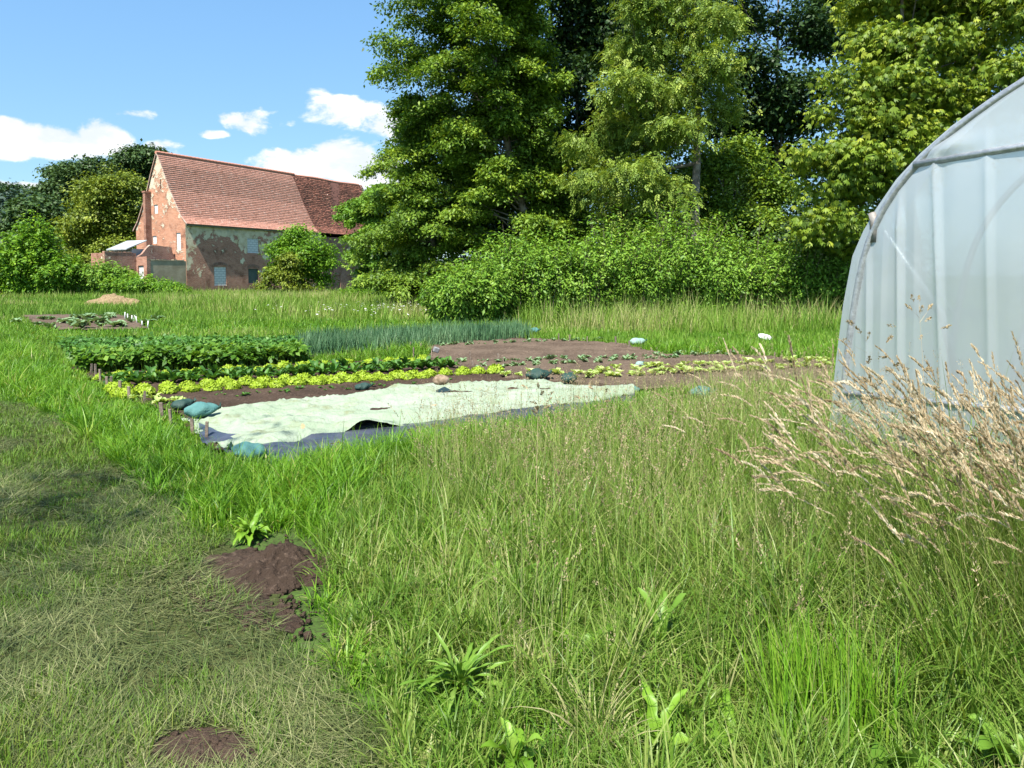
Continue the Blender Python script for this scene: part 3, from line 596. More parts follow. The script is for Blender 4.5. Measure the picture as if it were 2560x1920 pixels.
def blob(px, py, rx, ry, Y, dy=0., dr=.85):
    c = at(px, py, Y+dy); s = (Y+dy)/FPX; return (c, np.array([rx*s, dr*rx*s, ry*s]))
def rough(blobs, k=7, f=.40):
    out = list(blobs)
    for c, R_ in blobs:
        for _ in range(k):   # clumps standing off the crown
            u = unit(rng.normal(0, 1, 3)); u[2] = abs(u[2])*.8-.15; s = f*rng.uniform(.5, 1.25); out.append((c+u*R_*rng.uniform(.55, 1.08), R_*s*rng.uniform(.8, 1.25, 3)))
    return out
def crown_points(blobs, ncl, shell=.5, core=0):
    wts = np.array([(b[1][0]*b[1][2])*(.30 if i < core else 1) for i, b in enumerate(blobs)]); idx = rng.choice(len(blobs), ncl, p=wts/wts.sum())
    C0 = np.array([b[0] for b in blobs])[idx]; Rr = np.array([b[1] for b in blobs])[idx]
    u = unit(rng.normal(0, 1, (ncl, 3))); r = shell+(1-shell)*rng.random(ncl)**.55
    shoot = rng.random(ncl)**6*.40; bump = .62+shoot+.75*fbm(u*2.6+idx[:, None]*7.7, 2, 17); tone = fbm(C0*.3+u*2.1, 2, 23)
    p = C0+u*Rr*(r*bump)[:, None]; return p, unit(u/Rr), np.clip((tone-.5)*1.8+.5+rng.normal(0, .15, ncl), 0, 1)
def tree(name, label, cat, base, blobs, mat, bark, ncl=1200, per=28, cr=.35, L=.14, W=.075, kind='plain', trunk=None, r0=.2, group=None, droop=.25, shell=.5, flat=.5, limbs=8, twigs=60, extra=None, upb=.9, crownname='crown'):
    base = np.array(base, float); base[2] = 0; root = thing(name, label, cat, base, 0, group)
    C, Ou, tone = crown_points(rough(blobs), ncl, shell, len(blobs))
    v = leaves(C, Ou, ncl, per, cr, L, W, tone, kind, droop, flat, upb)
    npmesh(crownname, v[0]-base, v[1], mat, root, v[2])
    top = max(b[0][2]+b[1][2]*.5 for b in blobs)
    if trunk is None:
        ctr = np.mean([b[0] for b in blobs], 0); trunk = [base, base+(ctr-base)*np.array([.25, .25, .35])+np.array([.08, 0, 0]), base+(ctr-base)*np.array([.7, .7, .75]), np.array([ctr[0], ctr[1], top])]
    tp = [np.array(p, float) for p in trunk]; ks = np.linspace(0, len(tp)-1, 14); pts = []
    for k_ in ks:
        i = min(int(k_), len(tp)-2); f = k_-i; pts.append(tp[i]*(1-f)+tp[i+1]*f+np.array([.04, .04, 0])*math.sin(k_*4.1)*r0*2)
    mb = MB(); rad = [max(.015, r0*(1-.9*i/13)*(1.25 if i == 0 else 1)) for i in range(14)]; mb.tube([p-base for p in pts], rad, 9)
    order = sorted(range(len(blobs)), key=lambda i: -blobs[i][1][0])[:limbs]; R2 = random.Random(int(abs(base[0])*100)+len(blobs)); ends = []
    for i in order:
        c, r = blobs[i]; cand_ = [j for j in range(2, 12) if pts[j][2] < c[2]-.1*r[2]] or [3]; j = cand_[-1] if R2.random() < .5 else cand_[len(cand_)*2//3]; s_ = pts[j]
        mid_ = s_*.5+c*.5+np.array([0, 0, -.12*np.linalg.norm(c-s_)]); mb.tube([s_-base, s_*.75+mid_*.25-base, mid_-base, c*.6+mid_*.4-base, c-base], [rad[j]*.6, rad[j]*.5, rad[j]*.38, rad[j]*.25, .02], 6, False); ends.append((c, mid_))
    for i in range(twigs):
        q = C[R2.randrange(len(C))]; e = min(ends, key=lambda e_: np.linalg.norm(e_[0]-q)); s_ = e[0]*.8+e[1]*.2
        m_ = (s_+q)/2-np.array([0, 0, .08*np.linalg.norm(q-s_)]); mb.tube([s_-base, m_-base, q-base], [.022+.001*base[1]*.3, .014, .006], 4, False)
    mb.build('trunk', bark, root, True); return root
LM = lambda n, a, b, c, d, **k: leaf_mat(n, [(0, a), (.35, b), (.72, c), (1, d)], **k)
M['leaf_beech'] = LM('leaf_hornbeam', (0.0418, 0.0839, 0.0103), (0.0975, 0.1806, 0.0193), (0.1811, 0.2838, 0.0284), (0.2786, 0.3741, 0.0387), transl=.32)
M['leaf_ash'] = LM('leaf_ash', (0.0626, 0.1101, 0.0139), (0.1377, 0.2202, 0.0324), (0.2379, 0.3246, 0.0522), (0.3380, 0.4057, 0.0753), transl=.32)
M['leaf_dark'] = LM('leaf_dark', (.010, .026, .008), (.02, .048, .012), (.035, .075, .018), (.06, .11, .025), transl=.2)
M['leaf_chest'] = LM('leaf_chestnut', (0.0600, 0.1055, 0.0111), (0.1200, 0.1944, 0.0178), (0.2099, 0.2777, 0.0244), (0.3120, 0.3555, 0.0389), transl=.3)
M['leaf_elder'] = LM('leaf_elder', (0.0525, 0.1217, 0.0121), (0.1118, 0.2312, 0.0219), (0.1840, 0.3163, 0.0340), (0.2628, 0.3893, 0.0608), transl=.3)
M['leaf_bright'] = LM('leaf_bright', (0.0457, 0.1164, 0.0085), (0.0914, 0.2116, 0.0127), (0.1600, 0.3068, 0.0190), (0.2513, 0.3915, 0.0317), transl=.35)
M['leaf_olive'] = LM('leaf_olive', (0.0570, 0.0912, 0.0114), (0.1254, 0.1767, 0.0182), (0.2052, 0.2622, 0.0274), (0.2850, 0.3192, 0.0399), transl=.25)
M['leaf_far'] = LM('leaf_far', (.022, .048, .016), (.04, .08, .022), (.06, .11, .028), (.09, .145, .035), transl=.2)
M['leaf_blue'] = LM('leaf_conifer', (.02, .04, .028), (.03, .06, .04), (.045, .08, .055), (.07, .11, .075), transl=.1)
# far wood behind the barn
FT = [(35, 560, [(35, 545, 60, 60), (20, 600, 60, 70), (60, 620, 50, 60)], 84, 'leaf_blue', 'blue green conifer standing tallest at the edge of the frame'),
      (110, 600, [(105, 545, 52, 50), (95, 610, 70, 70), (150, 620, 60, 70), (130, 570, 50, 50)], 80, 'leaf_far', 'dark green bushy tree behind the bright young shrub tree'),
      (215, 470, [(160, 440, 32, 24), (205, 442, 48, 32), (240, 428, 22, 28), (190, 480, 55, 38)], 104, 'leaf_far', 'dark round-topped tree rising behind the yellowish green tree'),
      (345, 450, [(345, 400, 48, 26), (365, 440, 42, 40), (318, 424, 30, 28), (390, 400, 20, 22)], 98, 'leaf_far', 'dark tree rising behind the barn gable'),
      (60, 500, [(30, 492, 50, 28), (80, 500, 60, 28), (-20, 500, 50, 40)], 118, 'leaf_dark', 'low dark far tree under the long cloud'),
      (150, 520, [(140, 495, 60, 24), (195, 520, 70, 45), (110, 520, 60, 40)], 112, 'leaf_far', 'mid green far tree between conifer and yellowish tree')]
for px, py, bls, Y, mt, lab in FT:
    tree('far_tree', lab, 'tree', at(px, 700, Y), [blob(*b, Y, random.uniform(-2, 2)) for b in bls], M[mt], M['bark'], 1300, 34, .7, .40, .27, r0=.4, group='trees of the wood behind the barn', shell=.45, twigs=10)
bls = [(270, 470, 55, 48), (225, 500, 45, 42), (320, 500, 48, 42), (215, 560, 42, 45), (275, 550, 62, 50), (330, 565, 45, 48), (235, 620, 55, 45), (300, 625, 60, 40), (345, 620, 40, 45), (205, 600, 30, 40)]
tree('field_maple', 'dense yellowish green tree with billowing crown beside the barn gable', 'tree', at(275, 700, 74), [blob(*b, 74, random.uniform(-1.5, 1.5)) for b in bls], M['leaf_olive'], M['bark'], 1100, 66, .55, .25, .16, r0=.35, shell=.62)
M['leaf_wood'] = M['leaf_dark']
for k, (px, bls) in enumerate([(20, [(0, 610, 90, 70), (70, 630, 90, 60)]), (200, [(150, 630, 80, 60), (215, 640, 80, 60)]), (380, [(330, 640, 90, 70), (390, 600, 60, 80)])]):
    tree('far_tree', ('dark lower wood edge tree behind the conifer', 'dark lower tree filling the gap left of the yellowish tree', 'dark tree close behind the barn and lean-to')[k], 'tree', at(px, 700, 92), [blob(*b, 92) for b in bls], M['leaf_dark'], M['bark'], 700, 30, .9, .5, .34, r0=.3, group='trees of the wood behind the barn', shell=.3, twigs=8)
# shrubs before the barn
DEF = []
bls = [(205, 660, 35, 22), (185, 650, 25, 20)]
tree('elder_shrub', 'yellow green sunlit bush beside the brick yard wall end', 'shrub', at(200, 735, 60), [blob(*b, 60) for b in bls], M['leaf_olive'], M['bark'], 180, 24, .3, .2, .12, r0=.06, shell=.3, twigs=10)
bls = [(745, 600, 38, 34), (715, 630, 38, 34), (785, 630, 38, 36), (750, 650, 55, 42), (800, 665, 32, 35), (735, 690, 45, 38), (780, 700, 40, 34), (745, 580, 18, 20)]
tree('small_tree', 'small round green tree standing against the long barn wall', 'tree', at(760, 737, 56), [blob(*b, 56, random.uniform(-.8, .8)) for b in bls], M['leaf_bright'], M['bark_pale'], 480, 54, .33, .18, .10, r0=.09, shell=.5)
bls = [(730, 655, 30, 26), (690, 690, 30, 24), (660, 715, 20, 16), (725, 700, 34, 28), (760, 722, 40, 14)]
tree('young_maple', 'yellowish shrub leaning out before the small round tree', 'shrub', at(705, 738, 53.5), [blob(*b, 53.5) for b in bls], M['leaf_olive'], M['bark_pale'], 420, 22, .2, .17, .1, r0=.05, shell=.35)
p1 = at(985, 720, 44); p1[2] = 0
HB = (p1,)
bls = [(1060, 700, 45, 38), (1030, 725, 35, 26), (1100, 690, 35, 34), (1010, 690, 40, 40)]
tree('low_shrub', 'greyish green low shrub between the layered tree and the thicket', 'shrub', at(1055, 765, 37), [blob(*b, 37) for b in bls], M['leaf_beech'], M['bark'], 480, 24, .22, .13, .07, r0=.05, shell=.4, twigs=25)
bls = [(930, 728, 40, 14), (990, 735, 50, 16), (880, 735, 30, 10)]
tree('low_shrub', 'lime green low weedy bush at the foot of the layered tree', 'shrub', at(950, 750, 41), [blob(*b, 41) for b in bls], M['leaf_bright'], M['bark'], 200, 24, .2, .13, .06, r0=.03, shell=.3, twigs=10)
# big leaning tree
TP = [G(1336, 735)*0+at(1345, 715, 30), at(1328, 600, 30), at(1305, 510, 30), at(1290, 445, 30), at(1272, 380, 29.8), at(1258, 300, 29.6), at(1244, 210, 29.6), at(1236, 120, 29.6), at(1224, 20, 29.6), at(1212, -160, 29.6), at(1200, -340, 29.6)]; TP[0][2] = 0
def bough_tree(name, label, cat, tp, z0, z1, radf, nb, mat, bark, L, W, r0, per=26, nlat=11, droop=.5, group=None, rise=.35, taper=.9):
    """trunk along tp with boughs that rise, then droop, each carrying flat sprays of leaves"""
    tp = [np.array(p, float) for p in tp]; base = tp[0].copy(); base[2] = 0; root = thing(name, label, cat, base, 0, group); mb = MB()
    zz = np.array([p[2] for p in tp]); rad_at = lambda z: max(.02, r0*(1-taper*(z/zz[-1])))
    mb.tube([p-base for p in tp], [rad_at(p[2])*(1.3 if p[2] < .2 else 1) for p in tp], 10); C = []; O = []; T = []
    for k in range(nb):
        z = z0+(z1-z0)*((k+rng.random())/nb); p0 = np.array([np.interp(z, zz, [p[i] for p in tp]) for i in range(3)]); a = k*2.4+rng.normal(0, .5); Rb = radf(z, a)*(.35+.72*rng.random()**.6)
        s = np.linspace(0, 1, 8); dr = droop*rng.uniform(.6, 1.4); az_k = a+rng.normal(0, .25)*s; zc = Rb*(rise*rng.uniform(.25, 1.6)*s-dr*s**2.2)*rng.uniform(.7, 1.2)
        pth = p0+np.stack([np.cumsum(np.cos(az_k))*Rb/8, np.cumsum(np.sin(az_k))*Rb/8, zc], 1); rb = rad_at(z)*.30*min(1., Rb/3)
        mb.tube([p0-base]+[p-base for p in pth[::2]], [rb, rb*.8, rb*.55, rb*.3, .008], 5, False); tone = np.clip(rng.normal(.5, .2), 0, 1)
        for j in range(nlat):
            f = .22+.78*(j+rng.random())/nlat; q = np.array([np.interp(f, s, pth[:, i]) for i in range(3)]); sg = 1 if j % 2 else -1; la = a+sg*rng.uniform(.5, 1.2); ll = Rb*.34*(1.15-f*.6)*rng.uniform(.6, 1.2)
            u = np.linspace(.15, 1, 5)[:, None]; C.append(q+np.concatenate([np.cos(la)*ll*u, np.sin(la)*ll*u, -.30*ll*u**2+rng.normal(0, .05)], 1)); O.append(np.tile([math.cos(la)*.6, math.sin(la)*.6, .1], (5, 1))); T.append(np.full(5, tone)+rng.normal(0, .1))
    C = np.vstack(C); O = np.vstack(O); T = np.clip(np.concatenate(T), 0, 1); v = leaves(C, O, len(C), per, .17, L, W, T, 'plain', .35, .62, .85)
    npmesh('crown', v[0]-base, v[1], mat, root, v[2]); mb.build('trunk', bark, root, True); return root
def lean_r(z, a):
    w_ = .5-.5*math.cos(a); lo = np.interp(z, [1, 3, 6, 9, 12, 16, 19], [3.3, 4.4, 4.5, 4.6, 4.7, 4.7, 3.3]); fr = np.clip(-math.sin(a), 0, 1); return (2.4+(lo-2.4)*w_)*(1-.45*fr*(z < 8))
bough_tree('leaning_hornbeam', 'tall light green tree with a bare leaning trunk behind the thicket', 'tree', TP, 2.4, 18.3, lean_r, 215, M['leaf_beech'], M['bark_pale'], .15, .075, .21, 24, 11, .42, None, .62)
p1 = at(1075, 720, 31.5); p1[2] = 0
bough_tree('hornbeam', 'second light green layered tree left of the leaning trunk', 'tree', [p1, p1+[.15, 0, 3], p1+[-.1, .1, 6], p1+[.1, 0, 9.5]], .8, 9.3, lambda z, a: np.interp(z, [0, 2, 5, 8, 10], [3.0, 3.4, 2.9, 2.0, .8]), 80, M['leaf_beech'], M['bark'], .15, .075, .15, 24, 10, .5)
p1 = HB[0]
bough_tree('layered_hornbeam', 'layered green tree overhanging the far end of the barn roof', 'tree', [p1, p1+[.1, 0, 2.2], p1+[-.2, 0, 4.5], p1+[-.1, 0, 7.0]], .5, 6.9, lambda z, a: np.interp(z, [0, 2, 4.5, 6, 7.5], [2.0, 2.6, 3.5, 3.2, 1.4]), 75, M['leaf_elder'], M['bark'], .19, .10, .18, 26, 10, .38)
# ash with hanging sprays
TP = [at(1738, 720, 28.5), at(1738, 500, 28.5), at(1742, 400, 28.5), at(1745, 250, 28.5), at(1740, 100, 28.5), at(1735, -60, 28.5)]; TP[0][2] = 0
bls = [(1700, 40, 80, 60), (1620, 30, 60, 60), (1780, 60, 60, 60), (1590, 140, 70, 60), (1690, 140, 80, 55), (1560, 220, 60, 55), (1640, 240, 75, 55), (1730, 220, 70, 60), (1540, 320, 60, 50), (1620, 340, 75, 55), (1700, 330, 70, 50), (1510, 400, 60, 45), (1590, 440, 75, 50), (1470, 460, 50, 45), (1530, 510, 70, 50), (1640, 500, 70, 50), (1440, 360, 30, 35), (1790, 160, 50, 50), (1800, 270, 45, 50), (1680, 570, 70, 45), (1580, 570, 70, 40), (1690, -60, 130, 70)]
tree('ash_tree', 'tall pale yellow green feathery tree in the middle of the wood edge', 'tree', TP[0], [blob(*b, 28, random.uniform(-1.6, 1.4)) for b in bls], M['leaf_ash'], M['bark_pale'], 2100, 9, .30, .26, .055, kind='pinnate', trunk=TP, r0=.22, droop=.7, shell=.42, flat=.5, limbs=14, twigs=110)
# understorey round the ash foot
bls = [(1700, 480, 70, 50), (1790, 430, 60, 70), (1800, 540, 70, 60), (1700, 590, 80, 45), (1880, 560, 60, 60), (1930, 480, 45, 60), (1860, 400, 45, 60)]
tree('hazel', 'dark leafy hazel filling the shade around the feathery tree trunk', 'tree', at(1790, 720, 30.5), [blob(*b, 30.5, random.uniform(-1, 1)) for b in bls], M['leaf_beech'], M['bark'], 1100, 28, .34, .15, .09, r0=.1, shell=.3, twigs=30)
# dark beech trees behind
DT = [(1460, [(1430, 40, 90, 80), (1500, 120, 90, 80), (1440, 200, 80, 80), (1480, 320, 90, 80), (1400, 380, 70, 80), (1450, 480, 90, 70), (1390, 120, 60, 70), (1400, 560, 90, 60), (1450, -70, 130, 70)], 36, 'dark beech between the leaning tree and the feathery tree', 1300, .3),
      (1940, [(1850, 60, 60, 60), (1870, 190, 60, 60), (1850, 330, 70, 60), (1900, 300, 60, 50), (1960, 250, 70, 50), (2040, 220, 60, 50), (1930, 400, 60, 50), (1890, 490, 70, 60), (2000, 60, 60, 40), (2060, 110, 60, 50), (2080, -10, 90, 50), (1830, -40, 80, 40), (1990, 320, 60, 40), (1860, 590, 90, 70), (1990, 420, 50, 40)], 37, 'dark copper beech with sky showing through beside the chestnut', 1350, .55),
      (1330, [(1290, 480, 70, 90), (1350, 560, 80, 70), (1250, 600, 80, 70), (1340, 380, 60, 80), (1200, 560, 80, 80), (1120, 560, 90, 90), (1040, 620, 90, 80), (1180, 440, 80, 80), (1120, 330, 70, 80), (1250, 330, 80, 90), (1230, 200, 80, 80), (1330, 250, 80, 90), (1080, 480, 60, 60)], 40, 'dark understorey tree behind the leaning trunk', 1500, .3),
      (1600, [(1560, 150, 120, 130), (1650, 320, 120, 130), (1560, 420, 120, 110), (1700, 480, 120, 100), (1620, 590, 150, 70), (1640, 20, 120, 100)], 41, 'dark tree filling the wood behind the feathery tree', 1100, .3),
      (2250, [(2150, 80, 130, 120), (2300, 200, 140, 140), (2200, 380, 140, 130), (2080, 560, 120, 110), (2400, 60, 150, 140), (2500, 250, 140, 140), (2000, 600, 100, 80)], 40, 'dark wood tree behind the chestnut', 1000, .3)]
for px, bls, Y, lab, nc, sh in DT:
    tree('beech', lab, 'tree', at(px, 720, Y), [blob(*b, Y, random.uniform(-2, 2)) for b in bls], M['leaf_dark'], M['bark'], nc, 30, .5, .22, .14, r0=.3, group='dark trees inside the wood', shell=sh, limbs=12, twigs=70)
# chestnut
bls = [(2230, 30, 110, 60), (2370, 20, 110, 70), (2490, 40, 90, 80), (2190, 110, 90, 55), (2300, 120, 100, 60), (2430, 140, 90, 60), (2160, 200, 85, 50), (2260, 220, 90, 55), (2130, 290, 80, 45), (2220, 310, 85, 50), (2330, 240, 80, 55), (2090, 390, 80, 45), (2180, 400, 90, 50), (2270, 350, 75, 45), (2060, 470, 75, 45), (2150, 490, 80, 50), (2090, 560, 85, 45), (2040, 610, 60, 35), (2130, 620, 60, 40), (2500, 190, 90, 60), (2420, 270, 70, 50), (2300, -60, 180, 60), (2230, 450, 70, 50)]
tree('chestnut_tree', 'broad horse chestnut with hanging fans of leaves behind the tunnel', 'tree', at(2300, 740, 25), [blob(*b, 23, random.uniform(-1.4, 1.4)) for b in bls], M['leaf_chest'], M['bark'], 2900, 10, .27, .175, .042, kind='palm', r0=.3, droop=.75, shell=.5, flat=.42, limbs=14, twigs=60)
# elder thicket
def shoot_bush(name, label, cat, subs, nsh, mat, L=.12, W=.05, per=46, group=None, arch=.9, low=.12, tone0=.0):
    """bush of arching leafy shoots; subs = (foot centre, height, spread)"""
    base = np.array([np.mean([q[0][0] for q in subs]), np.mean([q[0][1] for q in subs]), 0]); root = thing(name, label, cat, base, 0, group); C = []; O = []; T = []; mb = MB()
    for c, H, R_ in subs:
        for k in range(nsh):
            a = rng.uniform(0, 2*math.pi); q = math.sqrt(rng.random()); h = H*(rng.uniform(.5, 1.05)+.22*rng.random()**5)*(1-.28*q*q); f = np.array([c[0]+math.cos(a)*R_*q*.7, c[1]+math.sin(a)*R_*q*.7, 0])
            lean = R_*.55*q*rng.uniform(.6, 1.5); a2 = a+rng.normal(0, .5); s = np.linspace(low, 1, 9)[:, None]; tone = np.clip(rng.normal(.5+tone0, .2), 0, 1)
            pth = f+np.concatenate([np.cos(a2)*lean*s**2*arch, np.sin(a2)*lean*s**2*arch, h*(s*1.12-.12*s**4)], 1)
            C.append(pth); O.append(unit(pth-np.array([c[0], c[1], H*.35]))); T.append(np.clip(tone+.12*(s[:, 0]-.5), 0, 1))
            if k % 4 == 0: mb.tube([p-base for p in (f, pth[3], pth[6], pth[8])], [.02, .014, .009, .004], 4, False)
    C = np.vstack(C); O = np.vstack(O); T = np.concatenate(T)
    v = leaves(C, O, len(C), max(1, per//9), .085, L, W, T, 'plain', .3, .8, .8)
    npmesh('foliage', v[0]-base, v[1], mat, root, v[2]); mb.build('stem', M['bark'], root, True); return root
E_ = lambda px, Y: np.array([at(px, 750, Y)[0], Y, 0])
shoot_bush('shrub_tree', 'bright green young tree with pointed top and dark foot at the field edge', 'tree', [(E_(90, 50), 5.5, 1.5), (E_(70, 50), 4.5, 1.9), (E_(25, 50.5), 3.3, 1.7), (E_(140, 50), 3.1, 1.6), (E_(-30, 50), 2.6, 1.6)], 230, M['leaf_bright'], .21, .12, 63)
shoot_bush('spreading_bush', 'low bright green spreading bush in front of the grey yard wall', 'shrub', [(E_(300, 50.5), 1.5, 1.3), (E_(355, 50.5), 1.55, 1.3), (E_(410, 50.5), 1.2, 1.1), (E_(440, 50.5), .8, .8)], 130, M['leaf_bright'], .17, .08, 45)
shoot_bush('elder_shrub', 'pale green elder shrub with cream flower heads before the yard walls', 'shrub', [(E_(215, 51), 2.4, 1.2), (E_(265, 51), 2.5, 1.3), (E_(310, 51.5), 2.0, 1.)], 150, M['leaf_elder'], .2, .1, 54)
TH = [([(E_(1135, 22.6), 1.5, .9), (E_(1205, 23.2), 2.15, 1.1)], 'small-leaved elder bush forming the low near end of the thicket'),
      ([(E_(1290, 24), 2.75, 1.3), (E_(1370, 23.6), 2.6, 1.2)], 'rounded elder bush under the leaning trunk'),
      ([(E_(1455, 24), 2.75, 1.3), (E_(1535, 24.2), 2.95, 1.3)], 'broad elder bush with hanging shoots below the feathery tree'),
      ([(E_(1620, 24.2), 3.05, 1.4), (E_(1705, 24.5), 3.4, 1.5)], 'tallest elder bush in the middle of the thicket'),
      ([(E_(1790, 24), 2.95, 1.4), (E_(1880, 24), 2.65, 1.3)], 'elder bush with glossy shoots before the dark hazel'),
      ([(E_(1970, 24), 2.45, 1.3), (E_(2055, 24), 2.35, 1.2), (E_(2140, 23.6), 2.1, 1.2)], 'elder bush reaching behind the edge of the plastic tunnel')]
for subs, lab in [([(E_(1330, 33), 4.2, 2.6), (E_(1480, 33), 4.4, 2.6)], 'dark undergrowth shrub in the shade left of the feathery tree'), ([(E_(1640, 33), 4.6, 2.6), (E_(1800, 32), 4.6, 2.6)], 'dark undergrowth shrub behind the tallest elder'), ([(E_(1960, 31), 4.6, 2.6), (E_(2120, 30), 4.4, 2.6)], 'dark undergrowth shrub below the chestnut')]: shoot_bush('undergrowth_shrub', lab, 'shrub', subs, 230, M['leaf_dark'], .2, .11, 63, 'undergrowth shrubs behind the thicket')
for subs, lab in TH: shoot_bush('elder_bush', lab, 'shrub', [(c_, h_*1.07*(1+.10*math.sin(c_[0]*2.3)), r_) for c_, h_, r_ in subs], 270, M['leaf_elder'], .125, .052, 54, 'elder bushes of the thicket')

# ------------------------------------------------------------------ plastic tunnel
def tz(px, py, back=0.): q = onp(px, py, TUN_PL-TN*back, TN)-TUN_PL; return (float(np.dot(q, TD)), float(q[2]))
def tw_(t_, z, back=0.): return TUN_PL+TD*t_-TN*back+np.array([0, 0, z])
TMID = 2.15
def sym(pts): return pts+[(2*TMID-a, z) for a, z in pts[::-1]]
outl = [(0., 0.)]+[tz(*p) for p in ((2075, 1050), (2090, 900), (2108, 760), (2131, 640), (2158, 578), (2190, 522), (2240, 449), (2300, 384), (2380, 314), (2470, 249), (2560, 191))]
outl += [(1.45, 2.925), (1.8, 3.02), (TMID, 3.05)]
hoop = [(.11, 0.)]+[tz(*p) for p in ((2112, 960), (2124, 850), (2141, 740), (2160, 640), (2178, 585), (2197, 540), (2246, 462), (2305, 396), (2383, 326), (2471, 261), (2562, 204))]+[(1.45, 2.885), (1.8, 2.98), (TMID, 3.0)]
def film_mat():
    m, t, out = new_mat('milky_plastic_film'); co = geopos(t)
    d = t.add('ShaderNodeBsdfDiffuse'); tr = t.add('ShaderNodeBsdfTranslucent'); tp = t.add('ShaderNodeBsdfTransparent'); gl = t.add('ShaderNodeBsdfGlossy')
    n = t.noise(co, 1.4, 4); c = t.mix(t.ss(n, .35, .7), (.56, .60, .61), (.64, .67, .675)); t.link(c, d.inputs[0]); t.link(t.mix(.5, c, (.66, .71, .73)), tr.inputs[0])
    tp.inputs[0].default_value = (.86, .93, .95, 1); gl.inputs[0].default_value = (.9, .95, 1, 1); gl.inputs['Roughness'].default_value = .16
    nb = t.bump(t.noise(co, 9, 4), .12, .02); t.link(nb, gl.inputs['Normal'])
    a = t.add('ShaderNodeMixShader'); a.inputs[0].default_value = .5; t.link(d.outputs[0], a.inputs[1]); t.link(tr.outputs[0], a.inputs[2])
    b = t.add('ShaderNodeMixShader'); b.inputs[0].default_value = .32; t.link(a.outputs[0], b.inputs[1]); t.link(tp.outputs[0], b.inputs[2])
    lw = t.add('ShaderNodeLayerWeight'); lw.inputs[0].default_value = .25
    e = t.add('ShaderNodeMixShader'); t.link(t.math('MULTIPLY_ADD', lw.outputs[1], .45, .05), e.inputs[0]); t.link(b.outputs[0], e.inputs[1]); t.link(gl.outputs[0], e.inputs[2])
    t.link(e.outputs[0], out.inputs[0]); return m
M['film'] = film_mat()
M['steel'] = plain_mat('galvanised_tube', (.33, .34, .35), (.46, .47, .48), 30, .38, .5, .2, 80, .6)
tun = thing('polytunnel', 'polytunnel of milky plastic film over bent steel hoops', 'greenhouse', TUN_PL)
L3 = lambda p: p-TUN_PL
zs = np.linspace(0, 3.045, 150); oz = np.array([p[1] for p in outl]); ot = np.array([p[0] for p in outl]); V = []; ns_ = 440
S_ = np.linspace(0, 1, ns_)**1.15
def crease(t_, z, t0, t1, ztop, wd_, am):
    tf = t0+(t1-t0)*np.clip((ztop-z)/ztop, 0, 1); f = np.clip((ztop-z)/.35, 0, 1)*np.clip(.35+.65*z/ztop, 0, 1)
    return .55*am*f*(np.exp(-np.abs(t_-tf)/wd_)-.5*np.exp(-np.abs(t_-tf-.045)/(wd_*2.2)))
for z in zs:
    tl = np.interp(z, oz, ot); tt = tl+(2*(TMID-tl))*S_
    dsp = np.zeros(ns_)
    for a, b, zt_, wd_, am in ((.17, .17, 1.85, .014, .04), (.21, .25, 2.0, .012, .03), (.29, .36, 2.05, .016, .055), (.52, .60, 2.36, .018, .06), (.75, .92, 2.6, .02, .065), (1.08, 1.2, 2.6, .03, .05), (1.45, 1.6, 2.8, .03, .05), (.42, .44, 2.1, .03, .018), (.64, .70, 2.3, .04, .02)):
        dsp += crease(tt, z, a, b, zt_, wd_, am)
    dsp += .04*(fbm(np.column_stack([tt*1.1, np.full(ns_, z*.6)]), 3, 44)-.5)+.006*(fbm(np.column_stack([tt*7, np.full(ns_, z*.9)]), 3, 45)-.5)
    dsp += .10*np.exp(-((tt-.72)**2)/.05-((z-2.46)**2)/.004)*.5
    edge = np.clip(np.minimum(S_, 1-S_)*14, 0, 1)*np.clip((3.05-z)*4, 0, 1); dsp = dsp*edge+.028*edge
    for a, b in zip(tt, dsp): V.append(L3(tw_(a, z, -b)))
ii = np.arange(len(zs)*ns_).reshape(len(zs), ns_); Q = np.stack([ii[:-1, :-1], ii[:-1, 1:], ii[1:, 1:], ii[1:, :-1]], -1).reshape(-1, 4)
npmesh('end_film', V, Q, M['film'], tun, smooth=True)
op = sym(outl[:-1]+[outl[-1]]); V = []; lens_ = np.linspace(0, 14, 29)
pp = np.array(op); 
for b in lens_:
    for k, (a, z) in enumerate(pp): V.append(L3(tw_(a+(-.02 if a < TMID else .02)*math.sin(b*2.1)*.5, z-.02*abs(math.sin(b*math.pi/1.5)) if z > .3 else z, b)))
k_ = len(pp); ii = np.arange(len(lens_)*k_).reshape(len(lens_), k_); Q = np.stack([ii[:-1, :-1], ii[:-1, 1:], ii[1:, 1:], ii[1:, :-1]], -1).reshape(-1, 4)
npmesh('cover_film', V, Q, M['film'], tun, smooth=True)
def dens(pts, n=60):
    p = np.array(pts); s = np.concatenate([[0], np.cumsum(np.hypot(*np.diff(p, axis=0).T))]); u = np.linspace(0, s[-1], n); x = np.interp(u, s, p[:, 0]); z = np.interp(u, s, p[:, 1])
    for _ in range(2): x[1:-1] = (x[:-2]+2*x[1:-1]+x[2:])/4; z[1:-1] = (z[:-2]+2*z[1:-1]+z[2:])/4
    return list(zip(x, z))
hp = dens(sym(hoop))
for b in (.0, 1.6, 3.2, 4.8, 6.4, 8., 9.6, 11.2, 12.8):
    MB().tube([L3(tw_(a, z, b if b else -.006)) for a, z in hp], .026, 10).build('hoop', M['steel'], tun, True)
tb = tz(2290, 412); te = tz(2560, 368)
MB().tube([L3(tw_(*tb, -.022)), L3(tw_(te[0], te[1], -.035)), L3(tw_(2*TMID-tb[0], tb[1], -.022))], .024, 10).build('crossbar', M['steel'], tun, True)
tb = tz(2112, 982); te = tz(2560, 1026)
